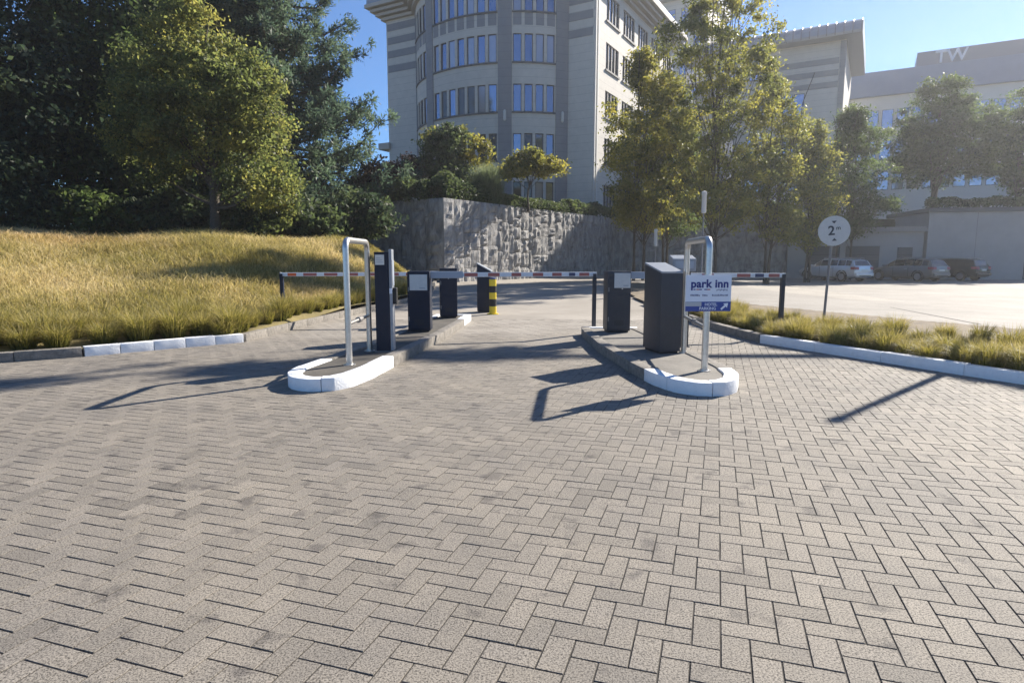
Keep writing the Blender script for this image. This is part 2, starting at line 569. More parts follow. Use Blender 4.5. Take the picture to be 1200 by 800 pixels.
def np_mesh(name, verts, nper, mat, tint=None, smooth=False, faces=None):
    """verts: (N*nper,3); one polygon per nper verts unless faces (index array K x c) is given"""
    me = bpy.data.meshes.new(name)
    verts = np.ascontiguousarray(verts, dtype=np.float32)
    nv = len(verts)
    me.vertices.add(nv)
    me.vertices.foreach_set('co', verts.ravel())
    if faces is None:
        nf = nv // nper
        idx = np.arange(nv, dtype=np.int32); c = nper
    else:
        nf, c = faces.shape
        idx = faces.astype(np.int32).ravel()
    me.loops.add(nf * c)
    me.loops.foreach_set('vertex_index', idx)
    me.polygons.add(nf)
    me.polygons.foreach_set('loop_start', np.arange(0, nf * c, c, dtype=np.int32))
    me.polygons.foreach_set('loop_total', np.full(nf, c, dtype=np.int32))
    me.polygons.foreach_set('use_smooth', np.full(nf, bool(smooth)))
    if tint is not None:
        a = me.attributes.new('tint', 'FLOAT', 'POINT')
        a.data.foreach_set('value', np.ascontiguousarray(np.clip(tint, 0, 1), dtype=np.float32))
    me.materials.append(mat)
    me.update(calc_edges=True)
    return me

def unit(a):
    return a / np.maximum(np.linalg.norm(a, axis=-1, keepdims=True), 1e-9)

def leaf_quads(c, size, rng, tint, up=0.5, wid=0.55, flat=None):
    """a diamond leaf at every centre"""
    n = len(c)
    nrm = rng.normal(size=(n, 3)); nrm[:, 2] += up * 1.5
    nrm = unit(nrm)
    t = unit(np.cross(nrm, rng.normal(size=(n, 3))))
    if flat is not None: t = unit(flat + 0.35 * rng.normal(size=(n, 3)))
    b = unit(np.cross(nrm, t))
    s = size * rng.uniform(0.65, 1.35, size=(n, 1))
    v = np.stack([c - t * s * .5, c + b * s * wid * .5, c + t * s * .5, c - b * s * wid * .5], axis=1)
    return v.reshape(-1, 3), np.repeat(tint, 4)

def crown(blobs, n_leaf, size, rng, clump=0.45, shell=0.55, up=0.5, tint_bias=0.0):
    """blobs: (x,y,z,rx,ry,rz,clumps). Leaves gather in clumps through each ellipsoid, denser to its outside"""
    cs, ts, ends = [], [], []
    tot = sum(b[6] for b in blobs)
    for bx, by, bz, rx, ry, rz, k in blobs:
        d = unit(rng.normal(size=(k, 3)))
        rad = rng.uniform(0, 1, size=(k, 1)) ** (1 / (2.0 + 3 * shell))
        rad *= rng.uniform(0.82, 1.1, size=(k, 1))
        cc = np.array([bx, by, bz]) + d * rad * np.array([rx, ry, rz])
        ends.append(cc)
        per = max(4, int(n_leaf * 1.0 / tot))
        kk = np.repeat(np.arange(k), rng.integers(int(per * .5), int(per * 1.5) + 1, size=k))
        rc = clump * rng.uniform(0.55, 1.3, size=(k, 1))
        p = cc[kk] + rng.normal(size=(len(kk), 3)) * rc[kk] * np.array([.6, .6, .38])
        ct = rng.uniform(0.1, 0.9, size=k)
        t = 0.7 * ct[kk] + 0.3 * rng.uniform(0, 1, size=len(kk)) + tint_bias
        cs.append(p); ts.append(t)
    c = np.concatenate(cs); t = np.concatenate(ts)
    v, tt = leaf_quads(c, size, rng, t, up)
    return v, tt, np.concatenate(ends)

def limb(mb, a, b, r0, r1, rng, n=7, sag=0.08, segs=5):
    a = Vector(a); b = Vector(b)
    L = (b - a).length
    pts, rad = [], []
    off = Vector(rng.normal(size=3)) * L * sag
    for i in range(segs + 1):
        f = i / segs
        p = a.lerp(b, f) + off * math.sin(math.pi * f) + Vector(rng.normal(size=3)) * L * 0.012 * (0 if i in (0, segs) else 1)
        pts.append(p); rad.append(r0 + (r1 - r0) * f ** 0.8)
    mb.tube(pts, rad, n)

def text_mesh(s, size, mat, offset=0.0, extrude=0.001, align='CENTER', space=1.0):
    cu = bpy.data.curves.new("lettering", 'FONT')
    cu.body = s; cu.size = size; cu.offset = offset; cu.extrude = extrude
    cu.align_x = align; cu.align_y = 'CENTER'; cu.space_character = space; cu.resolution_u = 4
    ob = bpy.data.objects.new("lettering", cu)
    COL.objects.link(ob)
    bpy.context.view_layer.update()
    me = bpy.data.meshes.new_from_object(ob.evaluated_get(bpy.context.evaluated_depsgraph_get()))
    bpy.data.objects.remove(ob); bpy.data.curves.remove(cu)
    me.materials.clear(); me.materials.append(mat)
    return me

def smooth01(x):
    x = np.clip(x, 0, 1)
    return x * x * (3 - 2 * x)

def rise(x, y):
    """the drive climbs a little beyond the gate"""
    return 0.22 * smooth01((np.asarray(y, float) - 18) / 15.0) * smooth01((18 - np.asarray(x, float)) / 8.0)

# ================================================================== THE SETTING
# ground to the horizon
g = MB().add([(-900, -300, -.35), (900, -300, -.35), (900, 1200, -.35), (-900, 1200, -.35)], [(0, 1, 2, 3)])
tag(g.build("ground", M['earth']), kind='structure')

def sheet(name, mat, xs, ys, zf, keep=None, warp=None):
    X, Y = np.meshgrid(xs, ys)
    if warp: X, Y = warp(X, Y)
    Z = zf(X, Y)
    v = np.stack([X, Y, Z], -1).reshape(-1, 3)
    nx = len(xs); ny = len(ys)
    i, j = np.meshgrid(np.arange(nx - 1), np.arange(ny - 1))
    a = (j * nx + i).ravel()
    f = np.stack([a, a + 1, a + 1 + nx, a + nx], 1)
    if keep is not None:
        cx = v[f].mean(1)
        f = f[keep(cx[:, 0], cx[:, 1])]
    me = np_mesh(name, v, 4, mat, faces=f, smooth=True)
    return tag(link(name, me, None), kind='structure')

PAVE_END = 15.9
sheet("road", M['road'], np.linspace(-40, 14, 55), np.linspace(PAVE_END - .1, 62, 60), lambda x, y: rise(x, y) - 0.004)
# it follows the rise of the drive at its left end
def lot_z(x, y): return np.maximum(rise(x, y), 0) * smooth01((16 - x) / 6) + 0.012
sheet("parking_lot", M['lot'], np.concatenate([np.linspace(6.5, 20, 40), np.linspace(21, 95, 20)]), np.concatenate([np.linspace(3, 25, 50), np.linspace(26, 75, 30)]), lot_z,
      keep=lambda x, y: (x > 6.6) & (x > 9.6 + (15.0 - y) * 0.52) & (x > 6.6 + (y - 22) * -0.385))
jm = MB()
for a, b in zip([(12.05, 24.2), (11.9, 20.0), (11.4, 17.2)], [(11.9, 20.0), (11.4, 17.2), (10.9, 14.5)]):
    jm.add([(a[0] - .03, a[1], .0165), (a[0] + .03, a[1], .0165), (b[0] + .03, b[1], .0165), (b[0] - .03, b[1], .0165)], [(0, 3, 2, 1)])
tag(jm.build("expansion_joint", M['joint']), kind='structure')

# block paving: herringbone, every paver its own solid
W = 0.1125
TH = R(18.0)
AX = np.array([math.cos(TH), -math.sin(TH)])
BX = np.array([math.sin(TH), math.cos(TH)])
pav = tag(MB().add([(-26, -3, -.0045), (26, -3, -.0045), (26, PAVE_END, -.0045), (-26, PAVE_END, -.0045)], [(0, 1, 2, 3)]).build("block_paving", M['joint']), kind='structure')
A0, B0 = -2.33, 21.88
bricks = []
for i in range(-190, 60):
    for j in range(-90, 60):
        for kind in (0, 1):
            a = A0 + i + 4 * j + (2 if kind else 0); b = B0 - i
            ca, cb = (a + 1, b + .5) if kind == 0 else (a + .5, b + 1)
            p = (AX * ca + BX * cb) * W
            if p[1] < 0.9 or p[1] > PAVE_END - .12: continue
            if abs(p[0]) > 0.86 * p[1] + 0.55: continue
            bricks.append((p[1], p[0], kind))
bricks.sort()
def proj(x, y):
    w = y * math.cos(PITCH) + CAM_H * math.sin(PITCH)
    u = y * math.sin(PITCH) - CAM_H * math.cos(PITCH)
    return 600 + 735 * x / w, 400 - 735 * u / w
rng = np.random.default_rng(3)
G = 0.0038; CH = 0.0009; PH = 0.034
def brick_verts(kind):
    ha, hb = (W - G, W / 2 - G) if kind == 0 else (W / 2 - G, W - G)
    r = []
    for z, ins in ((-PH, 0), (-CH, 0), (0, CH)):
        for sa, sb in ((-1, -1), (1, -1), (1, 1), (-1, 1)):
            p = AX * sa * (ha - ins) + BX * sb * (hb - ins)
            r.append((p[0], p[1], z))
    return np.array(r)
BF = np.array([(8, 9, 10, 11)] + [(4 + k, 4 + (k + 1) % 4, 8 + (k + 1) % 4, 8 + k) for k in range(4)] + [(k, (k + 1) % 4, 4 + (k + 1) % 4, 4 + k) for k in range(4)])
near, rest = [], []
for y, x, kind in bricks:
    px, py = proj(x, y)
    if len(near) < 300 and -8 < px < 1208 and py < 806: near.append((x, y, kind))
    else: rest.append((x, y, kind))
variants = []
for kind in (0, 1):
    for q in range(7):
        variants.append(np_mesh("paver", brick_verts(kind), 4, M['paver'], tint=np.full(12, .15 + .7 * q / 6), faces=BF))
def tilt_of(): return rng.normal(0, .0007), rng.normal(0, .0035), rng.normal(0, .0035)
for x, y, kind in near:
    q = int(np.clip(round(rng.normal(3.3, 1.05)), 0, 6))
    dz, tx, ty = tilt_of()
    link("paver", variants[kind * 7 + q], None, pav, (x, y, dz), (tx, ty, rng.normal(0, .004)))
N = len(rest)
rx = np.array([r[0] for r in rest]); ry = np.array([r[1] for r in rest]); rk = np.array([r[2] for r in rest])
bv = np.where(rk[:, None, None] == 0, brick_verts(0)[None], brick_verts(1)[None])
tx = rng.normal(0, .0035, N); ty = rng.normal(0, .0035, N); dz = rng.normal(0, .0007, N)
bv = bv.copy()
bv[:, :, 2] += (bv[:, :, 0] * tx[:, None] + bv[:, :, 1] * ty[:, None]) + dz[:, None]
bv[:, :, 0] += rx[:, None]; bv[:, :, 1] += ry[:, None]
tn = np.clip(rng.normal(.53, .15, N), 0, 1)
ff = (BF[None] + (np.arange(N) * 12)[:, None, None]).reshape(-1, 4)
tag(link("paver_field", np_mesh("paver_field", bv.reshape(-1, 3), 4, M['paver'], tint=np.repeat(tn, 12), faces=ff), None, pav), kind='stuff')

# kerbs
def offset_poly(pts, d):
    out = []
    for i, p in enumerate(pts):
        a = Vector(pts[max(0, i - 1)]); b = Vector(pts[min(len(pts) - 1, i + 1)])
        t = (b - a).normalized()
        out.append((p[0] - t.y * d, p[1] + t.x * d))
    return out
def resample(pts, step, closed=False, count=None):
    P = [Vector((p[0], p[1])) for p in pts]
    if closed: P.append(P[0])
    acc = [0.0]
    for a, b in zip(P, P[1:]): acc.append(acc[-1] + (b - a).length)
    L = acc[-1]; n = count or max(1, round(L / step)); res = []
    for k in range(n + 1):
        s = L * k / n; i = 0
        while i < len(acc) - 2 and acc[i + 1] < s: i += 1
        f = (s - acc[i]) / max(1e-6, acc[i + 1] - acc[i])
        res.append(tuple(P[i].lerp(P[i + 1], f)))
    return res
def kerb_stones(parent, path, width, h, step, mat_of, zb=-.05, sub=3, gap=.0035, zf=None):
    """stones along a path; the path is the outer foot, the body lies to its left"""
    total = sum((Vector(b) - Vector(a)).length for a, b in zip(path, path[1:]))
    n = max(1, round(total / step))
    fine = resample(path, step, count=n * sub)
    inner = offset_poly(fine, width)
    for k in range(n):
        o = fine[k * sub:(k + 1) * sub + 1]; q = inner[k * sub:(k + 1) * sub + 1]
        o = list(o); q = list(q)
        for lst in (o, q):
            d0 = (Vector(lst[1]) - Vector(lst[0])).normalized() * gap
            d1 = (Vector(lst[-1]) - Vector(lst[-2])).normalized() * gap
            lst[0] = (lst[0][0] + d0.x, lst[0][1] + d0.y); lst[-1] = (lst[-1][0] - d1.x, lst[-1][1] - d1.y)
        z = zf(*o[0]) if zf else 0.0
        hz = h + random.uniform(-.006, .006) + z
        mb = MB().prism(o + q[::-1], zb + z, hz)
        m = mat_of(k, Vector(o[len(o) // 2]))
        mb.build("kerb_stone", M[m], parent, bevel=.010, smooth=True)
    return fine, inner

LK = [(-14.0, 5.2), (-10.5, 7.4), (-8.4, 8.75), (-7.1, 9.55), (-6.78, 9.79), (-4.96, 11.51)]
kl = tag(empty("kerb", (-6.0, 10.5, 0)), kind='structure')
kerb_stones(kl, LK[:5], .16, .15, .9, lambda k, p: 'kerb_stone')
kerb_stones(kl, [(-6.76, 9.81), (-4.96, 11.51)], .16, .16, .5, lambda k, p: 'white_paint')
LK2 = [(-4.94, 11.56), (-4.88, 12.6), (-4.60, 15.05), (-4.05, 18.8), (-3.45, 22.5), (-3.35, 26.5), (-3.9, 32.5)]
kerb_stones(kl, LK2, .16, .15, .9, lambda k, p: 'kerb_stone', zf=lambda x, y: float(rise(x, y)))
RK1 = [(4.30, 20.5), (4.33, 13.76), (4.53, 11.45)]
RK2 = [(4.54, 11.40), (5.2, 9.95), (6.05, 8.1), (7.0, 6.2), (8.4, 4.2)]
kr = tag(empty("kerb", (5.0, 11.0, 0)), kind='structure')
kerb_stones(kr, RK1, .16, .15, .9, lambda k, p: 'kerb_stone')
kerb_stones(kr, RK2, .16, .15, 1.15, lambda k, p: 'white_paint')

# grass bank on the left
def kerb_y(x):
    x = np.asarray(x, float)
    xs = np.array([-60, -14, -8.4, -7.1, -4.96, -4.7]); ys = np.array([-17, 5.2, 8.75, 9.55, 11.51, 14.0])
    return np.interp(x, xs, ys)
def kerb_x(y):
    return np.interp(y, [11.5, 12.6, 15.05, 18.8, 22.5, 26.5, 32.5, 60], [-4.96, -4.88, -4.60, -4.05, -3.45, -3.35, -3.9, -30])
def bank_z(x, y):
    d1 = y - kerb_y(x)
    d2 = kerb_x(y) - x
    d2 = np.where(y < 11.5, 99, d2)
    a = smooth01(d1 / 17.5); b = smooth01(d2 / 4.0)
    z = .10 + 1.95 * a * b + 0.05 * d1.clip(0, 3)
    z += 0.10 * np.sin(x * .9 + y * .5) * a * b + .05 * np.sin(x * 2.1 - y * 1.3) * a
    far = np.clip((y - 29) / 40, 0, 1)
    return z + 2.5 * far * b
def in_bank(x, y): return (y > kerb_y(x) + .12) & (x < kerb_x(y) - .12)
def bank_edge(x, y):
    """the sheet's rim lies along the back of the kerb stones"""
    y = np.maximum(y, kerb_y(x) + .09)
    x = np.where(y > 11.6, np.minimum(x, kerb_x(y) - .08), x)
    return x, y
sheet("grass_bank", M['turf'], np.linspace(-45, -3.2, 124), np.linspace(-2, 60, 150), bank_z, warp=bank_edge)
# planted strip on the right
def strip_in(x, y):
    xl = np.interp(y, [4.2, 6.2, 8.1, 9.95, 11.4, 13.76, 20.5, 34], [8.55, 7.15, 6.2, 5.35, 4.68, 4.5, 4.46, 4.8])
    xr = np.interp(y, [4, 11, 15, 22, 34], [16.2, 11.8, 9.7, 6.9, 6.6])
    return (x > xl) & (x < xr)
sheet("planting_strip", M['earth'], np.linspace(4.2, 16, 90), np.linspace(4, 33, 150), lambda x, y: .07 + rise(x, y), keep=strip_in)

# ================================================================== ISLANDS AND GATE
def island(name, label, path, nose_white, fillm, white_end):
    cx = sum(p[0] for p in path) / len(path); cy = sum(p[1] for p in path) / len(path)
    t = empty(name, (cx, cy, 0), label, 'traffic island')
    fine = resample(path, .16, closed=True)[:-1]
    MB().prism([(cx + (x - cx) * .9, y) for x, y in offset_poly(fine, .11)], -.03, .135).build("island_surface", M[fillm], t)
    cl = path + [path[0]]
    kerb_stones(t, cl, .17, .155, .62, lambda k, p: 'white_paint' if (p.y < nose_white or p.y > white_end) else 'kerb_stone', sub=4)
    return t
LI = [(-1.02, 15.6), (-1.9, 15.75), (-2.2, 12.0), (-2.45, 10.1), (-2.62, 9.0), (-2.80, 7.95), (-2.76, 7.55), (-2.6, 7.28), (-2.36, 7.17), (-2.1, 7.22), (-1.93, 7.45), (-1.80, 8.0), (-1.66, 9.1), (-1.30, 11.9), (-1.12, 13.9)]
island("traffic_island", "long kerbed island with a white nose carrying the tall slim terminal", LI, 8.75, 'island_fill', 14.6)
RI = [(2.55, 12.75), (1.42, 12.8), (1.38, 12.3), (1.43, 10.2), (1.60, 8.4), (1.72, 7.6), (1.86, 7.18), (2.08, 6.95), (2.38, 6.93), (2.60, 7.12), (2.76, 7.5), (2.82, 8.1), (2.77, 9.0), (2.68, 10.5)]
island("traffic_island", "kerbed island with a white nose in front of the blue and white hotel sign", RI, 7.85, 'island_slab', 12.62)
ZI = .135

def hoop(label, p0, p1, top, zc=.68):
    c = ((p0[0] + p1[0]) / 2, (p0[1] + p1[1]) / 2)
    t = empty("barrier_hoop", (c[0], c[1], ZI), label, 'hoop guard')
    a = Vector((p0[0], p0[1], ZI)); b = Vector((p1[0], p1[1], ZI))
    u = (b - a).normalized(); r = .12
    pts = [a.copy()]
    for k in range(7):
        th = math.pi / 2 * k / 6
        pts.append(Vector((a.x, a.y, top - r)) + u * (r - r * math.cos(th)) + Vector((0, 0, r * math.sin(th))))
    for k in range(7):
        th = math.pi / 2 * k / 6
        pts.append(Vector((b.x, b.y, top - r)) - u * (r - r * math.sin(th)) + Vector((0, 0, r * math.cos(th))))
    pts.append(b.copy())
    # tube in the plane of the hoop
    mb = MB(); n = 14; nrm = u.cross(Vector((0, 0, 1))).normalized(); rings = []
    for i, p in enumerate(pts):
        d = (pts[min(i + 1, len(pts) - 1)] - pts[max(i - 1, 0)]).normalized()
        y = d.cross(nrm).normalized()
        rings.append([p + (nrm * math.cos(2 * math.pi * k / n) + y * math.sin(2 * math.pi * k / n)) * .042 for k in range(n)])
    vs = [v for q in rings for v in q]; fs = []
    for i in range(len(pts) - 1):
        for k in range(n):
            q = i * n + k; w = i * n + (k + 1) % n
            fs.append((q, w, w + n, q + n))
    mb.add(vs, fs).build("frame", M['steel'], t, smooth=True)
    m0 = a + Vector((0, 0, zc - ZI)); m1 = b + Vector((0, 0, zc - ZI))
    MB().tube([m0, m1], .024, 10).build("crossbar", M['steel'], t, smooth=True)
    mm = m0.lerp(m1, .5)
    MB().tube([mm - u * .07, mm + u * .07], .042, 12).build("coupling", M['galv'], t, smooth=True)
    for p in (a, b):
        MB().lathe([(.085, 0), (.085, .012), (.05, .016), (.05, .03)], p.x, p.y, ZI - .002, 18).build("base_flange", M['steel'], t, smooth=True)
    return t
hoop("tall steel hoop guard standing on the left island, with nothing hung on it", (-2.17, 8.26), (-2.18, 9.51), 1.78)
hoop("tall steel hoop guard that carries the hotel parking sign", (2.43, 7.81), (2.58, 9.33), 1.78)

# hotel sign on the right hoop
sg = empty("hotel_sign", (2.42, 7.735, .895), "white and blue hotel parking sign with a white arrow, on the hoop", 'sign', rz=R(3))
sw, sh = .57, .445
MB().box(-sw / 2, sw / 2, 0, .012, 0, sh).build("panel", M['sign_white'], sg, local=True, bevel=.003)
MB().box(-sw / 2, sw / 2, -.0025, .001, 0, .118).build("blue_band", M['sign_blue'], sg, local=True)
MB().box(-sw / 2 + .002, -.085, -.004, -.0022, .062, .116).build("faded_patch", M['sign_fade'], sg, local=True)
def put(me, x, z, name="lettering", dy=-.0035, parent=None):
    return link(name, me, None, parent or sg, (x, dy, z), (math.pi / 2, 0, 0))
put(text_mesh("park inn", .138, M['sign_ink'], offset=.0042, space=1.04), .012, .335)
for k, (x0, x1, m) in enumerate([(-.155, -.12, 'red'), (-.12, -.085, 'sign_ink'), (-.055, -.02, 'sign_ink'), (-.02, .02, 'red'), (-.19, -.165, 'sign_ink')]):
    MB().box(x0, x1, -.003, .001, .262, .274).build("colour_dash", M[m], sg, local=True)
for x in np.arange(.10, .235, .014):
    MB().box(x, x + .008, -.003, .001, .256 + .006 * math.sin(x * 300), .270 + .004 * math.sin(x * 170)).build("small_print", M['sign_small'], sg, local=True)
for x0, x1 in ((-.225, -.115), (-.075, -.01), (.045, .245)):
    x = x0
    while x < x1:
        w = random.choice((.008, .011, .014))
        MB().box(x, x + w, -.003, .001, .187, .187 + random.choice((.014, .018, .022))).build("small_print", M['sign_small'], sg, local=True)
        x += w + .005
put(text_mesh("HOTEL", .05, M['sign_white'], offset=.0008), .035, .083, dy=-.004)
put(text_mesh("PARKING", .05, M['sign_white'], offset=.0008), -.005, .033, dy=-.004)
ar = MB()
A_ = [(-.055, -.012), (.012, -.012), (.012, -.036), (.062, 0), (.012, .036), (.012, .012), (-.055, .012)]
ca, sa = math.cos(R(42)), math.sin(R(42))
pp = [(.205 + x * ca - y * sa, .06 + x * sa + y * ca) for x, y in A_]
ar.add([(x, -.004, z) for x, z in pp] + [(x, -.002, z) for x, z in pp], [tuple(range(7)), tuple(range(13, 6, -1))] + [(i, 7 + i, 7 + (i + 1) % 7, (i + 1) % 7) for i in range(7)])
ar.build("arrow", M['sign_white'], sg, local=True)
for z in (.12, .36):
    MB().box(-.06, .06, .012, .03, z, z + .03).build("clamp", M['galv'], sg, local=True)

# control cabinets
def cabinet(label, x, y, w, d, h, mat, rz=0, plate=None, slope=0.0, plate_c=0.0, z0=ZI, slope_x=0.0, lock=True, cap=None):
    t = empty("barrier_cabinet", (x, y, z0), label, 'barrier cabinet', rz=rz)
    def ztop(px, py): return h + slope * (py / d + .5) + slope_x * (px / w)
    c = [(-w / 2, 0), (w / 2, 0), (w / 2, d), (-w / 2, d)]
    P = [(a, b, .03) for a, b in c] + [(a, b, ztop(a, b - d / 2)) for a, b in c]
    MB().hexa(P).build("housing", M[mat], t, local=True, bevel=.018, smooth=True)
    MB().box(-w / 2 + .03, w / 2 - .03, .03, d - .03, 0, .04).build("plinth", M['black'], t, local=True)
    if cap:
        P2 = [(a * 1.02, b * 1.02 - .01, ztop(a, b - d / 2) - .004) for a, b in c] + [(a * 1.02, b * 1.02 - .01, ztop(a, b - d / 2) + .025) for a, b in c]
        MB().hexa(P2).build("lid", M[cap], t, local=True, bevel=.008)
    if plate:
        pw, ph, zt = plate
        MB().box(plate_c - pw / 2, plate_c + pw / 2, -.008, .006, zt - ph, zt).build("plate", M['plate'], t, local=True, bevel=.003)
        MB().box(plate_c + pw * .05, plate_c + pw * .38, -.0095, -.0075, zt - ph + .03, zt - ph + .055).build("plate_print", M['sign_fade'], t, local=True)
    if slope == 0 and slope_x == 0:
        dr = MB().box(-w / 2 + .022, w / 2 - .022, -.0045, .004, .07, h - .045).build("door", M[mat], t, local=True, bevel=.003)
        for zh in (.22, h - .38):
            MB().box(-w / 2 + .014, -w / 2 + .034, -.008, .0, zh, zh + .08).build("hinge", M['galv'], dr, local=True)
        for kz in range(5):
            MB().box(-.09, .09, -.0065, -.003, .14 + kz * .022, .148 + kz * .022).build("vent_slot", M['black'], dr, local=True)
    if lock:
        MB().lathe([(.014, 0), (.014, .008)], 0, 0, 0, 12).build("lock", M['steel'], t, local=True, loc=(plate_c, .002, h * .72 if plate else h * .8), rot=(R(90), 0, 0))
    return t
cabinet("navy barrier cabinet with pale plate, nearest of those on the left island", -1.78, 11.97, .43, .34, 1.16, 'navy', plate=(.335, .30, 1.10))
cabinet("plain navy barrier cabinet behind the plated one on the left island", -1.49, 14.77, .41, .36, 1.17, 'navy', rz=R(8))
cabinet("dark cabinet with slanted top on the road behind the yellow bollard", -.80, 17.9, .40, .40, 1.27, 'navy', rz=R(-6), slope_x=-.22, z0=0.0, cap='grey_cap')
cabinet("anthracite barrier cabinet with pale plate on the right island", 2.03, 11.88, .45, .38, 1.16, 'anthracite', plate=(.31, .28, 1.13), plate_c=.055, rz=R(4))
cabinet("broad anthracite cabinet with sloping top beside the hotel sign", 2.345, 9.22, .34, .58, 1.19, 'anthracite', rz=R(13), slope=.13, lock=False, cap='grey_cap')  # paler top colour stands in for sky reflected on the slope

# tall terminals
def terminal(label, x, y, rz, flip=False):
    t = empty("ticket_terminal", (x, y, ZI), label, 'ticket terminal', rz=rz)
    return t
t = terminal("tall slim navy ticket terminal on the left island beside the hoop", -1.95, 9.42, R(2))
MB().box(-.105, .105, 0, .22, .012, 1.50).build("housing", M['navy'], t, local=True, bevel=.008)
MB().box(-.125, .125, -.02, .24, 0, .014).build("base_plate", M['galv'], t, local=True)
MB().box(.107, .155, .01, .21, .015, 1.54).build("fascia", M['grey_cap'], t, local=True, bevel=.01)
MB().box(.157, .160, .03, .19, 1.0, 1.38).build("screen_panel", M['plate_blue'], t, local=True)
MB().box(-.09, .045, -.005, .002, 1.31, 1.46).build("label_plate", M['plate'], t, local=True)
for i in range(3):
    MB().box(-.075, .03 - .02 * i, -.0065, -.004, 1.345 + i * .03, 1.355 + i * .03).build("plate_print", M['sign_fade'], t, local=True)
MB().box(.155, .215, .03, .13, .72, .97).build("intercom_hood", M['black'], t, local=True, bevel=.015)
MB().box(.112, .15, -.004, .012, .88, .96).build("button_plate", M['sign_white'], t, local=True)
t = terminal("grey headed terminal half hidden behind the sign and its hoop", 2.70, 9.9, R(-4))
MB().box(-.11, .11, .02, .26, .012, 1.22).build("housing", M['anthracite'], t, local=True, bevel=.01)
MB().hexa([(-.18, -.02, 1.2), (.18, -.02, 1.2), (.18, .32, 1.2), (-.18, .32, 1.2), (-.18, -.02, 1.40), (.18, -.02, 1.40), (.18, .32, 1.46), (-.18, .32, 1.46)]).build("head", M['grey_cap'], t, local=True, bevel=.012)
MB().box(-.14, .14, -.027, -.019, 1.25, 1.36).build("screen_panel", M['plate_blue'], t, local=True)
MB().box(-.13, .13, 0, .28, 0, .014).build("base_plate", M['galv'], t, local=True)

# booms and their rest posts
def boom(label, x0, y0, z0, x1, y1, z1, bands, sleeve=.55):
    t = empty("barrier_boom", (x0, y0, z0), label, 'barrier boom')
    a = Vector((x0, y0, z0)); b = Vector((x1, y1, z1)); L = (b - a).length
    u = (b - a).normalized(); n = Vector((-u.y, u.x, 0)); up = Vector((0, 0, 1))
    def seg(s0, s1, hw, hh, mat, name):
        p = a + u * s0; q = a + u * s1
        P = []
        for z in (-hh, hh):
            for e, sgn in ((p, -1), (q, -1), (q, 1), (p, 1)):
                P.append(e + n * hw * sgn + up * z)
        MB().hexa(P).build(name, M[mat], t, bevel=.008)
    seg(0, L, .026, .044, 'boom', "arm")
    if sleeve: seg(-.02, sleeve, .045, .066, 'plate_blue', "sleeve")
    for s0, s1, m in bands:
        seg(s0 * L, s1 * L, .028, .036, m, "reflective_band")
    seg(L - .02, L + .012, .032, .05, 'plate', "end_cap")
    return t
def bandset(n, w, ms, lo=.12, hi=.96):
    out = []
    for k in range(n):
        c = lo + (hi - lo) * (k + .5) / n
        out.append((c - w / 2, c + w / 2, ms[k % len(ms)]))
    return out
boom("red banded barrier boom closing the lane beside the grass bank", -1.75, 14.93, 1.17, -5.36, 14.60, 1.165, bandset(6, .085, ['red', 'red', 'red', 'red', 'red', 'red'], .1, .88) + [(.90, .955, 'orange')], sleeve=.4)
boom("barrier boom closing the middle lane between the two islands", -1.56, 12.12, 1.225, 1.72, 12.93, 1.215, [(.19, .27, 'red'), (.33, .40, 'red'), (.47, .53, 'red'), (.60, .665, 'red'), (.72, .78, 'red'), (.825, .865, 'blue'), (.89, .955, 'red')], sleeve=.62)
boom("barrier boom closing the right lane, ending at the post by the planted strip", 2.27, 12.1, 1.215, 5.44, 12.6, 1.20, [(.05, .13, 'red'), (.25, .33, 'red'), (.45, .53, 'red'), (.68, .77, 'red'), (.80, .86, 'blue'), (.89, .965, 'red')], sleeve=.3)
def rest_post(label, x, y, z0, h, mat):
    t = empty("boom_rest_post", (x, y, z0), label, 'post')
    MB().box(-.04, .04, -.04, .04, 0, h).build("column", M[mat], t, local=True, bevel=.006)
    MB().box(-.09, .09, -.09, .09, 0, .012).build("base_plate", M['galv'], t, local=True)
    for s in (-1, 1):
        MB().box(-.035, .035, s * .04 - .008, s * .04 + .008, h - .005, h + .075).build("fork_prong", M[mat], t, local=True, bevel=.003)
    return t
rest_post("dark post at the foot of the grass bank, catching the boom's tip", -5.33, 14.58, .1, 1.01, 'navy')
rest_post("slim dark post at the far corner of the right island", 1.69, 12.90, ZI - .002, 1.02, 'anthracite')
rest_post("dark post at the planted strip, right of the hotel sign", 5.42, 12.6, .07, 1.08, 'anthracite')

# bollard
t = empty("bollard", (-.53, 17.36, 0), "yellow and black banded bollard beside the slanted cabinet", 'bollard')
zb = [0.02, .22, .42, .60, .78, .96]
for k in range(5):
    MB().lathe([(.10, 0), (.10, zb[k + 1] - zb[k])], -.53, 17.36, zb[k], 20).build("band", M['yellow' if k % 2 == 0 else 'black'], t, smooth=True)
MB().lathe([(.10, 0), (.095, .03), (.06, .055), (.0, .06)], -.53, 17.36, .96, 20).build("cap", M['blue'], t, smooth=True)
MB().lathe([(.16, 0), (.16, .02), (.1, .022)], -.53, 17.36, 0, 20).build("base_flange", M['yellow'], t, smooth=True)

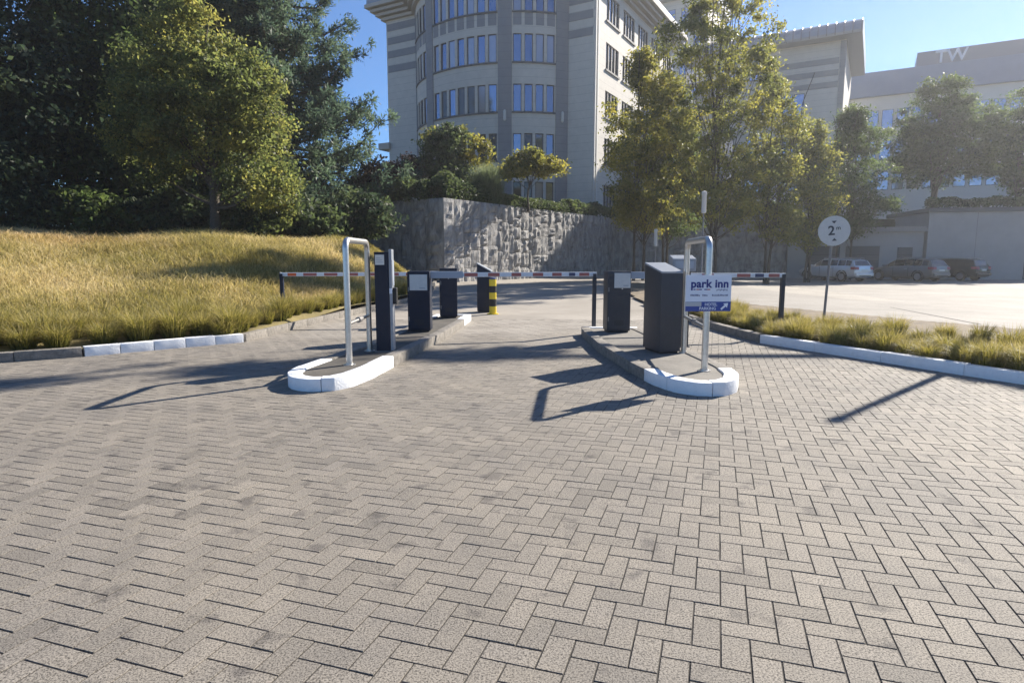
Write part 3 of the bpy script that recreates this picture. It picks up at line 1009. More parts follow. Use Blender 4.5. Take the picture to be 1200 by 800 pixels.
# height limit sign
t = empty("height_sign", (7.42, 14.87, .07), "round white height limit sign on a thin leaning post", 'road sign')
px, py = 7.42, 14.87
MB().tube([(px, py, .05), (px + .09, py + .02, 2.42)], .03, 10).build("post", M['galv'], t, smooth=True)
dm = MB()
n = 40; rr = .345
dm.add([(rr * math.cos(2 * math.pi * k / n), -.012, rr * math.sin(2 * math.pi * k / n)) for k in range(n)] + [(rr * math.cos(2 * math.pi * k / n), .012, rr * math.sin(2 * math.pi * k / n)) for k in range(n)],
       [tuple(range(n)), tuple(range(2 * n - 1, n - 1, -1))] + [(k, n + k, n + (k + 1) % n, (k + 1) % n) for k in range(n)])
disc = dm.build("disc", M['plate'], t, local=True, loc=(.085, -.045, 2.10), rot=(0, R(-4), R(-14)))
link("lettering", text_mesh("2", .30, M['sign_dark'], offset=.006), None, disc, (-.06, -.015, .0), (math.pi / 2, 0, 0))
link("lettering", text_mesh("m", .13, M['sign_dark'], offset=.003), None, disc, (.09, -.015, .06), (math.pi / 2, 0, 0))
for zc, s in ((.20, -1), (-.20, 1)):
    MB().add([(-.055, -.016, zc - s * .03), (.055, -.016, zc - s * .03), (0, -.016, zc + s * .035), (-.055, -.0125, zc - s * .03), (.055, -.0125, zc - s * .03), (0, -.0125, zc + s * .035)], [(0, 1, 2), (5, 4, 3), (0, 3, 4, 1), (1, 4, 5, 2), (2, 5, 3, 0)]).build("arrowhead", M['sign_dark'], disc, local=True)
MB().box(.06, .11, -.03, .03, 2.06, 2.14).build("bracket", M['galv'], t, local=True)

# ================================================================== RETAINING WALL
WC = np.array([-3.62, 34.0])                # corner where the lit face begins
wd = np.array([math.sin(R(34.5)), math.cos(R(34.5))])
wn = np.array([wd[1], -wd[0]])              # faces the drive
WT = 4.72
def frame_wall(name, label, origin, d, nrm, length, ztop, zbase, seed, smin, smax, detail):
    t = empty(name, (origin[0], origin[1], zbase), label, 'retaining wall')
    core = []
    o = np.array(origin); d = np.array(d); nrm = np.array(nrm)
    def P(s, off): q = o + d * s + nrm * off; return (q[0], q[1])
    MB().prism([P(0.02, -.15), P(length - .02, -.15), P(length - .02, -.9), P(0.02, -.9)], zbase - .3, ztop - .05).build("core", M['rock'], t)
    rg = np.random.default_rng(seed)
    s = 0.0
    # columns of split blocks with broken joints
    while s < length - .05:
        w = min(rg.uniform(smin, smax), length - s)
        if length - (s + w) < .25: w = length - s
        z = zbase - .2
        while z < ztop - .02:
            h = rg.uniform(.55, 1.35)
            if ztop - (z + h) < .3: h = ztop - z
            nx, nz = detail  # a coarse grid: the finer breaks are relief in the stone material
            gx, gz = np.meshgrid(np.linspace(.012, w - .012, nx), np.linspace(.012, h - .012, nz))
            dep = rg.uniform(-.03, .04) + .026 * rg.normal(size=gx.shape) + .035 * np.sin(gx / w * 7 + rg.uniform(0, 6)) * rg.uniform(.2, 1)
            edge = (gx < .02) | (gx > w - .02) | (gz < .02) | (gz > h - .02)
            dep = np.where(edge, -.03, dep + .015)
            base = o[None, None, :] + d * (s + gx)[..., None] + nrm * dep[..., None]
            v = np.concatenate([base, (z + gz)[..., None]], -1).reshape(-1, 3)
            back = o[None, None, :] + d * (s + gx)[..., None] + nrm * -.16 + np.zeros_like(base)
            vb = np.concatenate([back, (z + gz)[..., None]], -1)
            cn = [vb[0, 0], vb[0, -1], vb[-1, -1], vb[-1, 0]]
            mb = MB()
            fs = []
            for j in range(nz - 1):
                for i in range(nx - 1):
                    a = j * nx + i; fs.append((a, a + 1, a + 1 + nx, a + nx))
            k0 = nx * nz
            fs.append((k0,) + tuple(range(0, nx)) [::1] + (k0 + 1,))
            fs.append((k0 + 2,) + tuple(range(nz * nx - 1, (nz - 1) * nx - 1, -1)) + (k0 + 3,))
            fs.append((k0 + 1,) + tuple(range(nx - 1, nz * nx, nx)) + (k0 + 2,))
            fs.append((k0 + 3,) + tuple(range((nz - 1) * nx, -1, -nx)) + (k0,))
            mb.add([tuple(q) for q in v] + [tuple(q) for q in cn], fs)
            mb.build("stone", M['rock'], t)
            z += h
        s += w
    return t
frame_wall("retaining_wall", "tall rough split stone retaining wall behind the gate, sunlit at its left end", WC, wd, wn, 21.0, WT, .15, 5, .45, 1.0, (5, 6))
ld = np.array([-wd[1], wd[0]]) 
frame_wall("retaining_wall", "shaded return of the stone retaining wall above the grass bank", WC + ld * 11.0, -ld, -wd, 10.98, WT, .15, 9, .6, 1.3, (4, 5))
# dark wall behind the street trees towards the garages
we = WC + wd * 21.0
gd = np.array([20.6, 47.5]) - we; gl = np.linalg.norm(gd); gd /= gl
dark_wall = frame_wall("retaining_wall", "dark shaded stone wall behind the street trees right of the gate", we, gd, np.array([gd[1], -gd[0]]), gl, WT, .0, 11, .8, 1.5, (4, 5))
MB().prism([tuple(map(float, we + wd * a + ld * b)) for a, b in ((-.5, .3), (.5, .3), (.7, -.12), (-.5, -.06))], -.2, WT + .01).build("corner_stone", M['rock'], dark_wall, bevel=.04)  # added block, closes the wall junction where a sliver of sunlight leaked through
# terrace on top
ter = [tuple(WC + ld * 11 - wd * -.5), tuple(WC + wd * .4 + ld * .4), tuple(we + ld * .4), (20.9, 48.2), (60, 60), (110, 130), (-70, 130), (-30, 52)]
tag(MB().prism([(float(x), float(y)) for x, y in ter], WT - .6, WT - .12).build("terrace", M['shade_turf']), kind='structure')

# ================================================================== OFFICE BUILDING WITH THE BOW
ang = math.atan(420 / 735.0)
uu = np.array([-math.cos(ang), math.sin(ang)])
rr_ = np.array([math.sin(ang), math.cos(ang)])
nn = np.array([-math.sin(ang), -math.cos(ang)])
rn = -uu                                   # outward normal of the right facade
BC = np.array([6.474, 52.0])
BR = 9.25; BT = R(56); BS0 = 2.25
half = BR * math.sin(BT)
bm_c = BC + uu * (BS0 + half) - nn * BR * math.cos(BT)
def bow(phi, r):                            # phi positive towards the right corner
    q = bm_c + r * (nn * math.cos(phi) - uu * math.sin(phi))
    return (float(q[0]), float(q[1]))
ZB = WT - .12
SILL = [5.55 + 3.8 * k for k in range(5)]
WH = 2.12
ZT = 23.55
bd = empty("office_building", (float(bm_c[0]), float(bm_c[1]), ZB), "pale stone office block with a rounded window front and stepped cornice", 'building')
def arc_block(mb, p0, p1, r0, r1, z0, z1):
    n = max(2, int(abs(p1 - p0) / R(2.2)) + 1)
    ph = [p0 + (p1 - p0) * i / n for i in range(n + 1)]
    mb.prism([bow(p, r1) for p in ph] + [bow(p, r0) for p in ph[::-1]], z0, z1)
# window meshes
def window_meshes(w, h):
    fr = MB()
    b = .055
    fr.box(-w / 2, -w / 2 + b, -.05, .06, 0, h).box(w / 2 - b, w / 2, -.05, .06, 0, h).box(-w / 2 + b, w / 2 - b, -.05, .06, 0, b).box(-w / 2 + b, w / 2 - b, -.05, .06, h - b, h)
    pn = MB().box(-w / 2 + b * .8, w / 2 - b * .8, .0, .03, b * .8, h - b * .8)
    return fr.mesh("window", M['frame']), {k: pn.mesh("pane", M[k]) for k in ('glass', 'glass_dark', 'glass_blind')}
WM = {}
def add_window(parent, x, y, z, rz, w, h, kind='glass', tilt=0.0):
    key = (round(w, 2), round(h, 2))
    if key not in WM: WM[key] = window_meshes(*key)
    fr, pn = WM[key]
    o = wloc(parent)
    f = link("window", fr, None, parent, (x - o.x, y - o.y, z - o.z), (0, 0, rz))
    link("pane", pn[kind], None, f, (0, 0, 0), (tilt, 0, tilt * .7))
    return f
arc = 2 * BT
frac = [0, .06, .26, .32, .68, .74, .94, 1.0]
phi_at = lambda f: BT - arc * f
lime = MB(); grey = MB()
rw = random.Random(4)
core = MB()
arc_block(core, BT, -BT, BR - 1.0, BR - .42, ZB, ZT - .1)
core.build("core", M['inside'], bd)
for (fa, fb) in ((0, .06), (.26, .32), (.68, .74), (.94, 1.0)):
    pm = MB(); arc_block(pm, phi_at(fa), phi_at(fb), BR - .4, BR + .07, ZB, ZT)
    pm.build("pilaster", M['grey_stone'], bd)
groups = ((.06, .26, 4), (.32, .68, 7), (.74, .94, 4))
for gi, (fa, fb, n) in enumerate(groups):
    pa, pb = phi_at(fa), phi_at(fb)
    zs = [ZB] + [v for s in SILL for v in (s, s + WH)] + [ZT]
    for k in range(0, len(zs), 2):
        sm = MB(); arc_block(sm, pa - .0008, pb + .0008, BR - .35, BR, zs[k], zs[k + 1])
        sm.build("spandrel", M['lime_stone'], bd)
    pit = (pa - pb) / n
    ww = BR * pit * .74
    for s in SILL:
        wm = MB()
        for k in range(n + 1):
            c = pa - pit * k
            hw = pit * .13
            lo = max(pb + .0009, c - hw); hi = min(pa - .0009, c + hw)
            arc_block(wm, hi, lo, BR - .33, BR - .012, s + .001, s + WH - .001)
        wm.build("mullion_pier", M['lime_stone'], bd)
        lm = MB(); arc_block(lm, pa - .004, pb + .004, BR - .2, BR + .10, s - .13, s)
        lm.build("window_sill", M['sill'], bd)
        if s == SILL[4]:
            for k in range(n):
                c = pa - pit * (k + .5)
                dm_ = MB(); arc_block(dm_, c + pit * .36, c - pit * .36, BR - .1, BR + .02, s - 1.05, s - .14)
                dm_.build("apron_panel", M['grey_stone'], bd)
        for k in range(n):
            c = pa - pit * (k + .5)
            x, y = bow(c, BR - .13)
            q = nn * math.cos(c) - uu * math.sin(c)
            rz = math.atan2(q[0], -q[1])
            kind = 'glass'
            row = SILL.index(s)
            if gi == 1 and row == 2 and k in (2, 3, 5): kind = 'glass_dark'  # dark pane colour stands in for trees mirrored in the bow windows
            elif gi == 1 and row == 1: kind = 'glass_dark'
            elif gi == 0 and row == 1 and k == 2: kind = 'glass_dark'
            elif gi == 0 and row == 0 and k > 1: kind = 'glass_dark'
            elif rw.random() < .20: kind = 'glass_blind'
            elif rw.random() < .10: kind = 'glass_dark'
            add_window(bd, x, y, s, rz, ww, WH, kind, rw.uniform(-.012, .012))
# flat front walls with grey bands
def wallpiece(o, d, nrm, s0, s1, t0, t1, z0, z1):
    a = o + d * s0; b = o + d * s1
    return [tuple(a + nrm * t1), tuple(b + nrm * t1), tuple(b + nrm * t0), tuple(a + nrm * t0)]
def wp(mb, s0, s1, t0, t1, z0, z1, o=BC, d=uu, nrm=nn):
    mb.prism([(float(x), float(y)) for x, y in wallpiece(o, d, nrm, s0, s1, t0, t1, z0, z1)], z0, z1)
SEND = BS0 + 2 * half
for s0, s1 in ((0.0, BS0 + .1), (SEND - .1, 21.1)):
    m_ = MB(); wp(m_, s0 if s0 else -.0, s1, -.5, 0, ZB, ZT); m_.build("wall", M['lime_stone'], bd)
    for zb_ in (18.9, 20.2, 21.4, 22.6):
        m_ = MB(); wp(m_, s0 + .12, s1 - .14, -.2, .035, zb_, zb_ + .62); m_.build("stone_band", M['grey_stone'], bd)
# left end
m_ = MB(); wp(m_, .5, 20, -.5, 0, ZB, ZT, BC + uu * 21.1, -nn, uu); m_.build("wall", M['lime_stone'], bd)
m_ = MB(); wp(m_, 20.9, 22.2, -1.6, .3, 11.9, 12.5); m_.build("ledge", M['cornice'], bd)
# right facade with groups of four
RL = 21.5
zs = [ZB] + [v for s in SILL for v in (s, s + WH)] + [ZT]
for k in range(0, len(zs), 2):
    m_ = MB(); wp(m_, .5, RL, -.5, 0, zs[k], zs[k + 1], BC, rr_, rn); m_.build("spandrel", M['lime_stone'], bd)
m_ = MB(); wp(m_, .5, RL, -1.2, -.7, ZB, ZT, BC, rr_, rn); m_.build("core", M['inside'], bd)
gst = [2.5, 6.45, 10.4, 14.35, 18.3]
for s in SILL:
    edges = [.5]
    for g0 in gst:
        edges += [g0, g0 + 2.95]
    edges.append(RL)
    for a, b in zip(edges[0::2], edges[1::2]):
        m_ = MB(); wp(m_, a, b, -.48, -.002, s + .001, s + WH - .001, BC, rr_, rn); m_.build("pier", M['lime_stone'], bd)
    for g0 in gst:
        for k in range(4):
            c = g0 + 2.95 * (k + .5) / 4
            q = BC + rr_ * c + rn * -.14
            add_window(bd, float(q[0]), float(q[1]), s, math.atan2(rn[0], -rn[1]), .62, WH, 'glass_dark' if rw.random() < .75 else 'glass')
            if k < 3:
                m2 = MB(); wp(m2, g0 + 2.95 * (k + 1) / 4 - .055, g0 + 2.95 * (k + 1) / 4 + .055, -.3, -.05, s, s + WH, BC, rr_, rn); m2.build("mullion", M['lime_stone'], bd)
        m2 = MB(); wp(m2, g0 - .12, g0 + 3.07, -.25, .12, s - .15, s - .002, BC, rr_, rn); m2.build("window_sill", M['sill'], bd)
# corner trim
for s0 in (.12, .62):
    m_ = MB(); wp(m_, s0, s0 + .16, -.1, .1, ZB, ZT, BC, rr_, rn); m_.build("corner_trim", M['trim'], bd)
# wall lights on two pilasters
for f in (.29, .03):
    x, y = bow(phi_at(f), BR + .15)
    MB().lathe([(.06, 0), (.12, .1), (.12, .75), (.06, .85)], x, y, 12.4, 10).build("wall_light", M['trim'], bd)
# cornice in steps
def outline(o):
    ph = math.acos(min(1, (BR * math.cos(BT) + o) / (BR + o)))
    pts = [BC + uu * (21.1 + o) + nn * o]
    k = 26
    for i in range(k + 1):
        p = -ph + 2 * ph * i / k
        pts.append(np.array(bow(p, BR + o)))
    pts += [BC + nn * o + rn * o, BC + rr_ * (RL + 1.0) + rn * o, BC + rr_ * (RL + 1.0) - rn * 19, BC + uu * (21.1 + o) + rr_ * (RL - 1)]
    return [(float(p[0]), float(p[1])) for p in pts]
for i, o in enumerate((.35, .7, 1.05, 1.4)):
    MB().prism(outline(o), ZT + .32 * i, ZT + .32 * (i + 1) - (.06 if i < 3 else 0)).build("cornice_step", M['cornice'], bd)
MB().prism(outline(1.25), ZT + 1.28, ZT + 1.7).build("roof", M['zinc'], bd)

# tower far behind the street trees
B2 = np.array([23.3, 103.0])
b2 = empty("office_tower", (float(B2[0]), float(B2[1]), ZB), "far grey office tower peeping out beside the top of the tallest tree", 'building')
m_ = MB(); wp(m_, -7, 0, -12, 0, ZB, 40.5, B2, uu, nn); m_.build("wall", M['lime_stone'], b2)
m_ = MB(); wp(m_, -7.6, 1.2, -13, 1.2, 40.5, 42.0, B2, uu, nn); m_.build("roof", M['zinc'], b2)
for s in [6 + 3.9 * k for k in range(9)]:
    for k in range(3):
        q = B2 - uu * (1.5 + k * 2.0) + nn * .03
        add_window(b2, float(q[0]), float(q[1]), s, math.atan2(nn[0], -nn[1]), 1.1, 2.0, 'glass')

# second office block on the right with the curved metal roof edge
C2 = np.array([35.0, 69.2])
b3 = empty("office_building", (float(C2[0]), float(C2[1]), ZB), "pale office block with grey stone bands and ribbed curved metal roof edge", 'building')
m_ = MB(); wp(m_, 0, 15.5, -16, 0, ZB, 24.2, C2, uu, nn); m_.build("wall", M['lime_stone'], b3)
for zb_ in (19.5, 20.7, 21.9):
    m_ = MB(); wp(m_, .55, 8.6, -.3, .05, zb_, zb_ + .6, C2, uu, nn); m_.build("stone_band", M['grey_stone'], b3)
m_ = MB(); wp(m_, -.06, .5, -.6, .12, ZB, 24.1, C2, uu, nn); m_.build("pilaster", M['grey_stone'], b3)
rf = MB()
prof = [(1.7, 24.2), (1.8, 24.45), (1.7, 24.95), (1.3, 25.4), (.5, 25.8), (-1.2, 26.0), (-16, 26.0), (-16, 24.2)]
e0 = C2 - uu * 1.5; e1 = C2 + uu * 17
rf.add([(float((e0 + nn * t)[0]), float((e0 + nn * t)[1]), z) for t, z in prof] + [(float((e1 + nn * t)[0]), float((e1 + nn * t)[1]), z) for t, z in prof],
       [tuple(range(8)), tuple(range(15, 7, -1))] + [(k, 8 + k, 8 + (k + 1) % 8, (k + 1) % 8) for k in range(8)])
roof = rf.build("roof", M['zinc'], b3)
for k in range(24):
    e = C2 - uu * (1.4 - k * .8)
    sm = MB()
    for (t0, z0), (t1, z1) in zip(prof[0:5], prof[1:6]):
        a = e + nn * (t0 + .05); b = e + nn * (t1 + .05)
        sm.tube([(a[0], a[1], z0 + .04), (b[0], b[1], z1 + .04)], .05, 4)
    sm.build("roof_seam", M['galv'], roof)
for row, s in enumerate((8.9, 12.9, 16.9, 21.2)):
    for k in range(4):
        for h_ in (0, 1):
            q = C2 + uu * (5.4 + k * 3.6 - h_ * 1.15) + nn * .04
            if row == 3 and k < 1: continue
            add_window(b3, float(q[0]), float(q[1]), s, math.atan2(nn[0], -nn[1]), 1.05, 2.3, 'glass')

# third block with the blue roof and the letters
C3 = np.array([47.5, 88.0])
b4 = empty("office_building", (float(C3[0]), float(C3[1]), ZB), "distant block with slate blue roof band and pale roof letters", 'building')
m_ = MB(); wp(m_, -46, 6, -14, 0, ZB, 22.8, C3, uu, nn); m_.build("wall", M['trim'], b4)
m_ = MB(); wp(m_, -46, 6, -14, .6, 22.8, 25.9, C3, uu, nn); m_.build("roof", M['blue_roof'], b4)
m_ = MB(); wp(m_, -46, -5.6, -8, .2, 25.9, 27.7, C3, uu, nn); m_.build("parapet", M['blue_fascia'], b4)
for r_, s in enumerate((18.6, 14.6, 10.6)):
    for k in range(24):
        q = C3 - uu * (-4.0 + k * 1.7) + nn * .05
        add_window(b4, float(q[0]), float(q[1]), s, math.atan2(nn[0], -nn[1]), 1.3, 2.4, 'glass')
for ch, off in (("T", 8.2), ("W", 9.9)):
    q = C3 - uu * off + nn * .28
    me = text_mesh(ch, 2.1, M['letter'], offset=.03, extrude=.06)
    o = wloc(b4)
    link("roof_letter", me, None, b4, (float(q[0]) - o.x, float(q[1]) - o.y, 26.75 - o.z), (math.pi / 2, 0, math.atan2(nn[0], -nn[1])))

# garages at the back of the parking lot
gq = np.array([20.6, 47.3]); gdir = np.array([.985, -.17]); gdir /= np.linalg.norm(gdir); gnr = np.array([gdir[1], -gdir[0]])
ga = empty("garage_row", (float(gq[0]), float(gq[1]), 0), "low grey row of garages behind the parked cars", 'garage')
m_ = MB(); wp(m_, 0, 9.2, -6, 0, 0, 3.4, gq, gdir, gnr); m_.build("wall", M['wall_panel'], ga)
m_ = MB(); wp(m_, -.2, 9.3, -6, .25, 3.4, 3.75, gq, gdir, gnr); m_.build("roof_edge", M['galv'], ga)
for s0, s1, h_ in ((1.3, 3.6, 2.4), (4.0, 6.3, 2.4), (7.5, 8.5, 2.3)):
    m_ = MB(); wp(m_, s0, s1, -.1, .04, .02, h_, gq, gdir, gnr); dr = m_.build("door", M['garage_door'], ga)
    for z in np.arange(.4, h_ - .2, .45):
        m2 = MB(); wp(m2, s0 + .05, s1 - .05, .03, .055, z, z + .03, gq, gdir, gnr); m2.build("door_rib", M['black'], dr)
gb = empty("garage_block", (float((gq + gdir * 9.3)[0]), float((gq + gdir * 9.3)[1]), 0), "taller pale rendered block right of the garage doors", 'garage')
m_ = MB(); wp(m_, 9.3, 32, -7, .3, 0, 4.75, gq, gdir, gnr); m_.build("wall", M['wall_panel'], gb)
m_ = MB(); wp(m_, 9.2, 32.2, -7, .45, 4.75, 5.05, gq, gdir, gnr); m_.build("roof_edge", M['garage_door'], gb)
for s0, s1 in ((15.6, 17.2), (22, 24.4)):
    m_ = MB(); wp(m_, s0, s1, .2, .34, .02, 2.5, gq, gdir, gnr); m_.build("door", M['garage_door'], gb)
for s0 in (12.4, 18.8, 21.0):
    m_ = MB(); wp(m_, s0, s0 + .03, .2, .312, .1, 4.7, gq, gdir, gnr); m_.build("wall_joint", M['galv'], gb)
# raised ground behind garages
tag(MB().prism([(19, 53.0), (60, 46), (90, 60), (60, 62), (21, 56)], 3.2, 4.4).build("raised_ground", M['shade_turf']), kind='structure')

# ================================================================== PARKED CARS
def car(label, x, y, heading, paint, estate=True):
    """local +X is the nose; heading is the angle of +X"""
    t = empty("parked_car", (x, y, .014), label, 'car', 'cars parked in front of the garages', rz=heading)
    hw = .90
    # lower body: stations along the length
    st = [(-2.33, .42, .80, .74), (-2.28, .30, .98, .84), (-2.0, .24, 1.00, .89), (-1.0, .22, .97, .905), (.2, .22, .95, .905), (1.0, .22, .92, .90), (1.7, .24, .86, .87), (2.15, .28, .74, .80), (2.33, .40, .60, .66)]
    mb = MB(); rings = []
    for sx, zb, zt, w in st:
        r = [(w * .80, zb), (w * .97, zb + .12), (w, zb + .30), (w * .985, zb + (zt - zb) * .72), (w * .93, zt), (w * .5, zt + .03), (-w * .5, zt + .03), (-w * .93, zt), (-w * .985, zb + (zt - zb) * .72), (-w, zb + .30), (-w * .97, zb + .12), (-w * .80, zb)]
        rings.append([(sx, a, b) for a, b in r])
    k = 12
    vs = [p for r in rings for p in r]
    fs = [(i * k + j, i * k + (j + 1) % k, (i + 1) * k + (j + 1) % k, (i + 1) * k + j) for i in range(len(st) - 1) for j in range(k)]
    fs += [tuple(range(k)), tuple(range(len(vs) - 1, len(vs) - k - 1, -1))]
    body = mb.add(vs, fs).build("body", paint, t, local=True, smooth=True)
    # glasshouse
    gs = [(-2.22, .98, .98, .78, .78), (-1.98, .98, 1.38, .80, .60), (-1.55, .98, 1.46, .82, .62), (-.4, .97, 1.49, .83, .64), (.35, .95, 1.45, .83, .63), (1.15, .93, .94, .82, .78)]
    if not estate: gs[0] = (-2.0, .98, .98, .78, .78); gs[1] = (-1.6, .98, 1.28, .80, .62); gs[2] = (-1.1, .98, 1.42, .82, .62)
    vs = []; 
    for sx, z0, z1, w0, w1 in gs:
        vs += [(sx, w0, z0), (sx, w1 + (w0 - w1) * .1, z1 - .03), (sx, w1 * .8, z1), (sx, -w1 * .8, z1), (sx, -w1 - (w0 - w1) * .1, z1 - .03), (sx, -w0, z0)]
    fs = [(i * 6 + j, i * 6 + j + 1, (i + 1) * 6 + j + 1, (i + 1) * 6 + j) for i in range(len(gs) - 1) for j in range(5)]
    fs += [tuple(range(6)), tuple(range(len(vs) - 1, len(vs) - 7, -1))]
    MB().add(vs, fs).build("roof", paint, t, local=True, smooth=True)
    def lerp3(a, b, f): return tuple(a[i] + (b[i] - a[i]) * f for i in range(3))
    def side(i, f0, f1, s):
        """dark window between station i and i+1, on side s, a little proud of the pillars"""
        def P(sta, hgt):
            sx, z0, z1, w0, w1 = gs[sta]
            z = z0 + (z1 - z0) * hgt
            return (sx, s * (w0 + (w1 - w0) * hgt * .92 + .014), z)
        a = lerp3(P(i, .12), P(i + 1, .12), f0); b = lerp3(P(i, .12), P(i + 1, .12), f1)
        c = lerp3(P(i, .86), P(i + 1, .86), f1); d = lerp3(P(i, .86), P(i + 1, .86), f0)
        q = [a, b, c, d]; off = [(p[0], p[1] - s * .012, p[2]) for p in q]
        MB().hexa(off + q).build("side_window", M['car_glass'], t, local=True)
    for s in (-1, 1):
        side(1, .15, .98, s); side(2, .04, .48, s); side(2, .54, .99, s); side(3, .05, .98, s); side(4, .04, .55, s)
    def cross(i, h0, h1, name, dz, ins=.88):
        (x0, z0, z1, w0, w1), (x1, y0, y1, v0, v1) = gs[i], gs[i + 1]
        a = (x0 + (x1 - x0) * h0, z1 + (y1 - z1) * h0 + dz); b = (x0 + (x1 - x0) * h1, z1 + (y1 - z1) * h1 + dz)
        wa = (w1 + (v1 - w1) * h0) * ins; wb = (w1 + (v1 - w1) * h1) * ins
        q = [(a[0], -wa, a[1]), (a[0], wa, a[1]), (b[0], wb, b[1]), (b[0], -wb, b[1])]
        lo = [(p[0], p[1], p[2] - .015) for p in q]
        MB().hexa(lo + q).build(name, M['car_glass'], t, local=True)
    cross(0, .12, .92, "rear_window", .014)
    cross(4, .10, .93, "windscreen", .012)
    # wheels
    for sx in (-1.38, 1.40):
        for s in (-1, 1):
            wv = MB()
            prof = [(.20, -.10), (.31, -.10), (.325, -.07), (.325, .07), (.31, .10), (.20, .10)]
            wh = wv.lathe(prof, 0, 0, 0, 22).build("wheel", M['tyre'], t, local=True, loc=(sx, s * .80, .325), rot=(R(90), 0, 0), smooth=True)
            rim = MB().lathe([(.215, -.02), (.215, .012), (.18, .0), (.05, .012), (.0, .012)], 0, 0, 0, 20).build("rim", M['alloy'], wh, local=True, loc=(0, 0, -s * .10), smooth=True)
            for q in range(5):
                an = q * 2 * math.pi / 5
                MB().box(.05, .2, -.022, .022, -.012, .012).build("spoke", M['alloy'], wh, local=True, loc=(0, 0, -s * .112), rot=(0, 0, an))
            ar_ = MB()
            pts = [(sx + .385 * math.cos(a), s * .9, .34 + .385 * math.sin(a)) for a in [math.pi * i / 10 for i in range(11)]]
            ar_.tube(pts, .035, 6).build("wheel_arch", M['black'], t, local=True)
    # details at the back
    for s in (-1, 1):
        MB().hexa([(-2.345, s * .50, .78), (-2.345, s * .80, .78), (-2.05, s * .905, .80), (-2.05, s * .86, .80), (-2.31, s * .50, .96), (-2.30, s * .78, .96), (-2.02, s * .895, .95), (-2.02, s * .85, .95)]).build("tail_light", M['tail'], t, local=True)
        MB().tube([(-1.8, s * .56, 1.475), (-1.6, s * .575, 1.53), (.1, s * .60, 1.545), (.3, s * .60, 1.49)], .018, 6).build("roof_rail", M['alloy'], t, local=True)
        MB().box(.85, 1.02, s * .99 - .09, s * .99 + .09, .95, 1.08).build("mirror", paint, t, local=True, bevel=.03)
        MB().box(-.62, -.44, s * .905 - .012, s * .905 + .012, .80, .83).build("door_handle", M['alloy'], t, local=True)
        for sx in (-.72, .35):
            MB().box(sx, sx + .012, s * .902 - .006, s * .902 + .006, .32, .93).build("door_gap", M['black'], t, local=True)
    MB().box(-2.40, -2.25, -.78, .78, .36, .56).build("rear_bumper", paint, t, local=True, bevel=.04)
    MB().box(-2.41, -2.395, -.5, .5, .36, .42).build("bumper_insert", M['black'], t, local=True)
    MB().box(-2.355, -2.33, -.26, .26, .68, .79).build("number_plate", M['plate_white'], t, local=True)
    return t
def carpaint(name, col, rough=.28, metal=.55): return plain(name, col, rough, metal=metal, spec=.6)
P1 = carpaint("silver_car_paint", (.62, .64, .66)); P2 = carpaint("warm_grey_car_paint", (.21, .20, .195)); P3 = carpaint("black_car_paint", (.02, .021, .024), .2, .2)
hd = math.atan2(.93, -.37)
def park(px_rear, yr, label, p, dh=0.0):
    xr = (px_rear - 600) / 735.0 * yr
    h = hd + dh
    car(label, xr + 2.35 * math.cos(h), yr + 2.35 * math.sin(h), h, p)
park(1011, 40.2, "silver estate car parked nose in, nearest the height limit sign", P1)
park(1101, 40.2, "dull grey estate car parked between the silver and the black car", P2)
park(1150, 41.6, "black car at the right end of the parked row", P3, .05)

# ================================================================== LAMP POSTS
def lamp(label, x, y, h, head, group):
    z = float(rise(x, y)) - .02
    t = empty("lamp_post", (x, y, z), label, 'lamp post', group)
    MB().lathe([(.05, 0), (.05, .3), (.035, .32), (.03, h)], x, y, z, 12).build("column", M['galv'], t, smooth=True)
    MB().lathe([(.03, 0), (head, .04), (head, .78), (head * 1.15, .80), (head * 1.1, .92), (0, .96)], x, y, z + h, 14).build("lantern", M['trim'], t, smooth=True)
lamp("slim post lamp with white lantern above the hotel sign", 8.25, 27.5, 3.3, .10, None)
lamp("slim post lamp at the dark wall, left of the tallest tree", 7.8, 34.5, 1.95, .09, None)
# lamp column outside the picture that throws the long straight shadow on the right
t = empty("lamp_column", (10.3, 12.35, .01), "tall grey lamp column at the near end of the planted strip", 'lamp post')
MB().lathe([(.11, 0), (.11, .9), (.075, .95), (.055, 5.8), (0, 5.82)], 10.3, 12.35, .0, 14).build("column", M['galv'], t, smooth=True)
MB().box(10.24, 10.36, 12.29, 12.41, 5.7, 5.86).build("head_cap", M['galv'], t, bevel=.01)

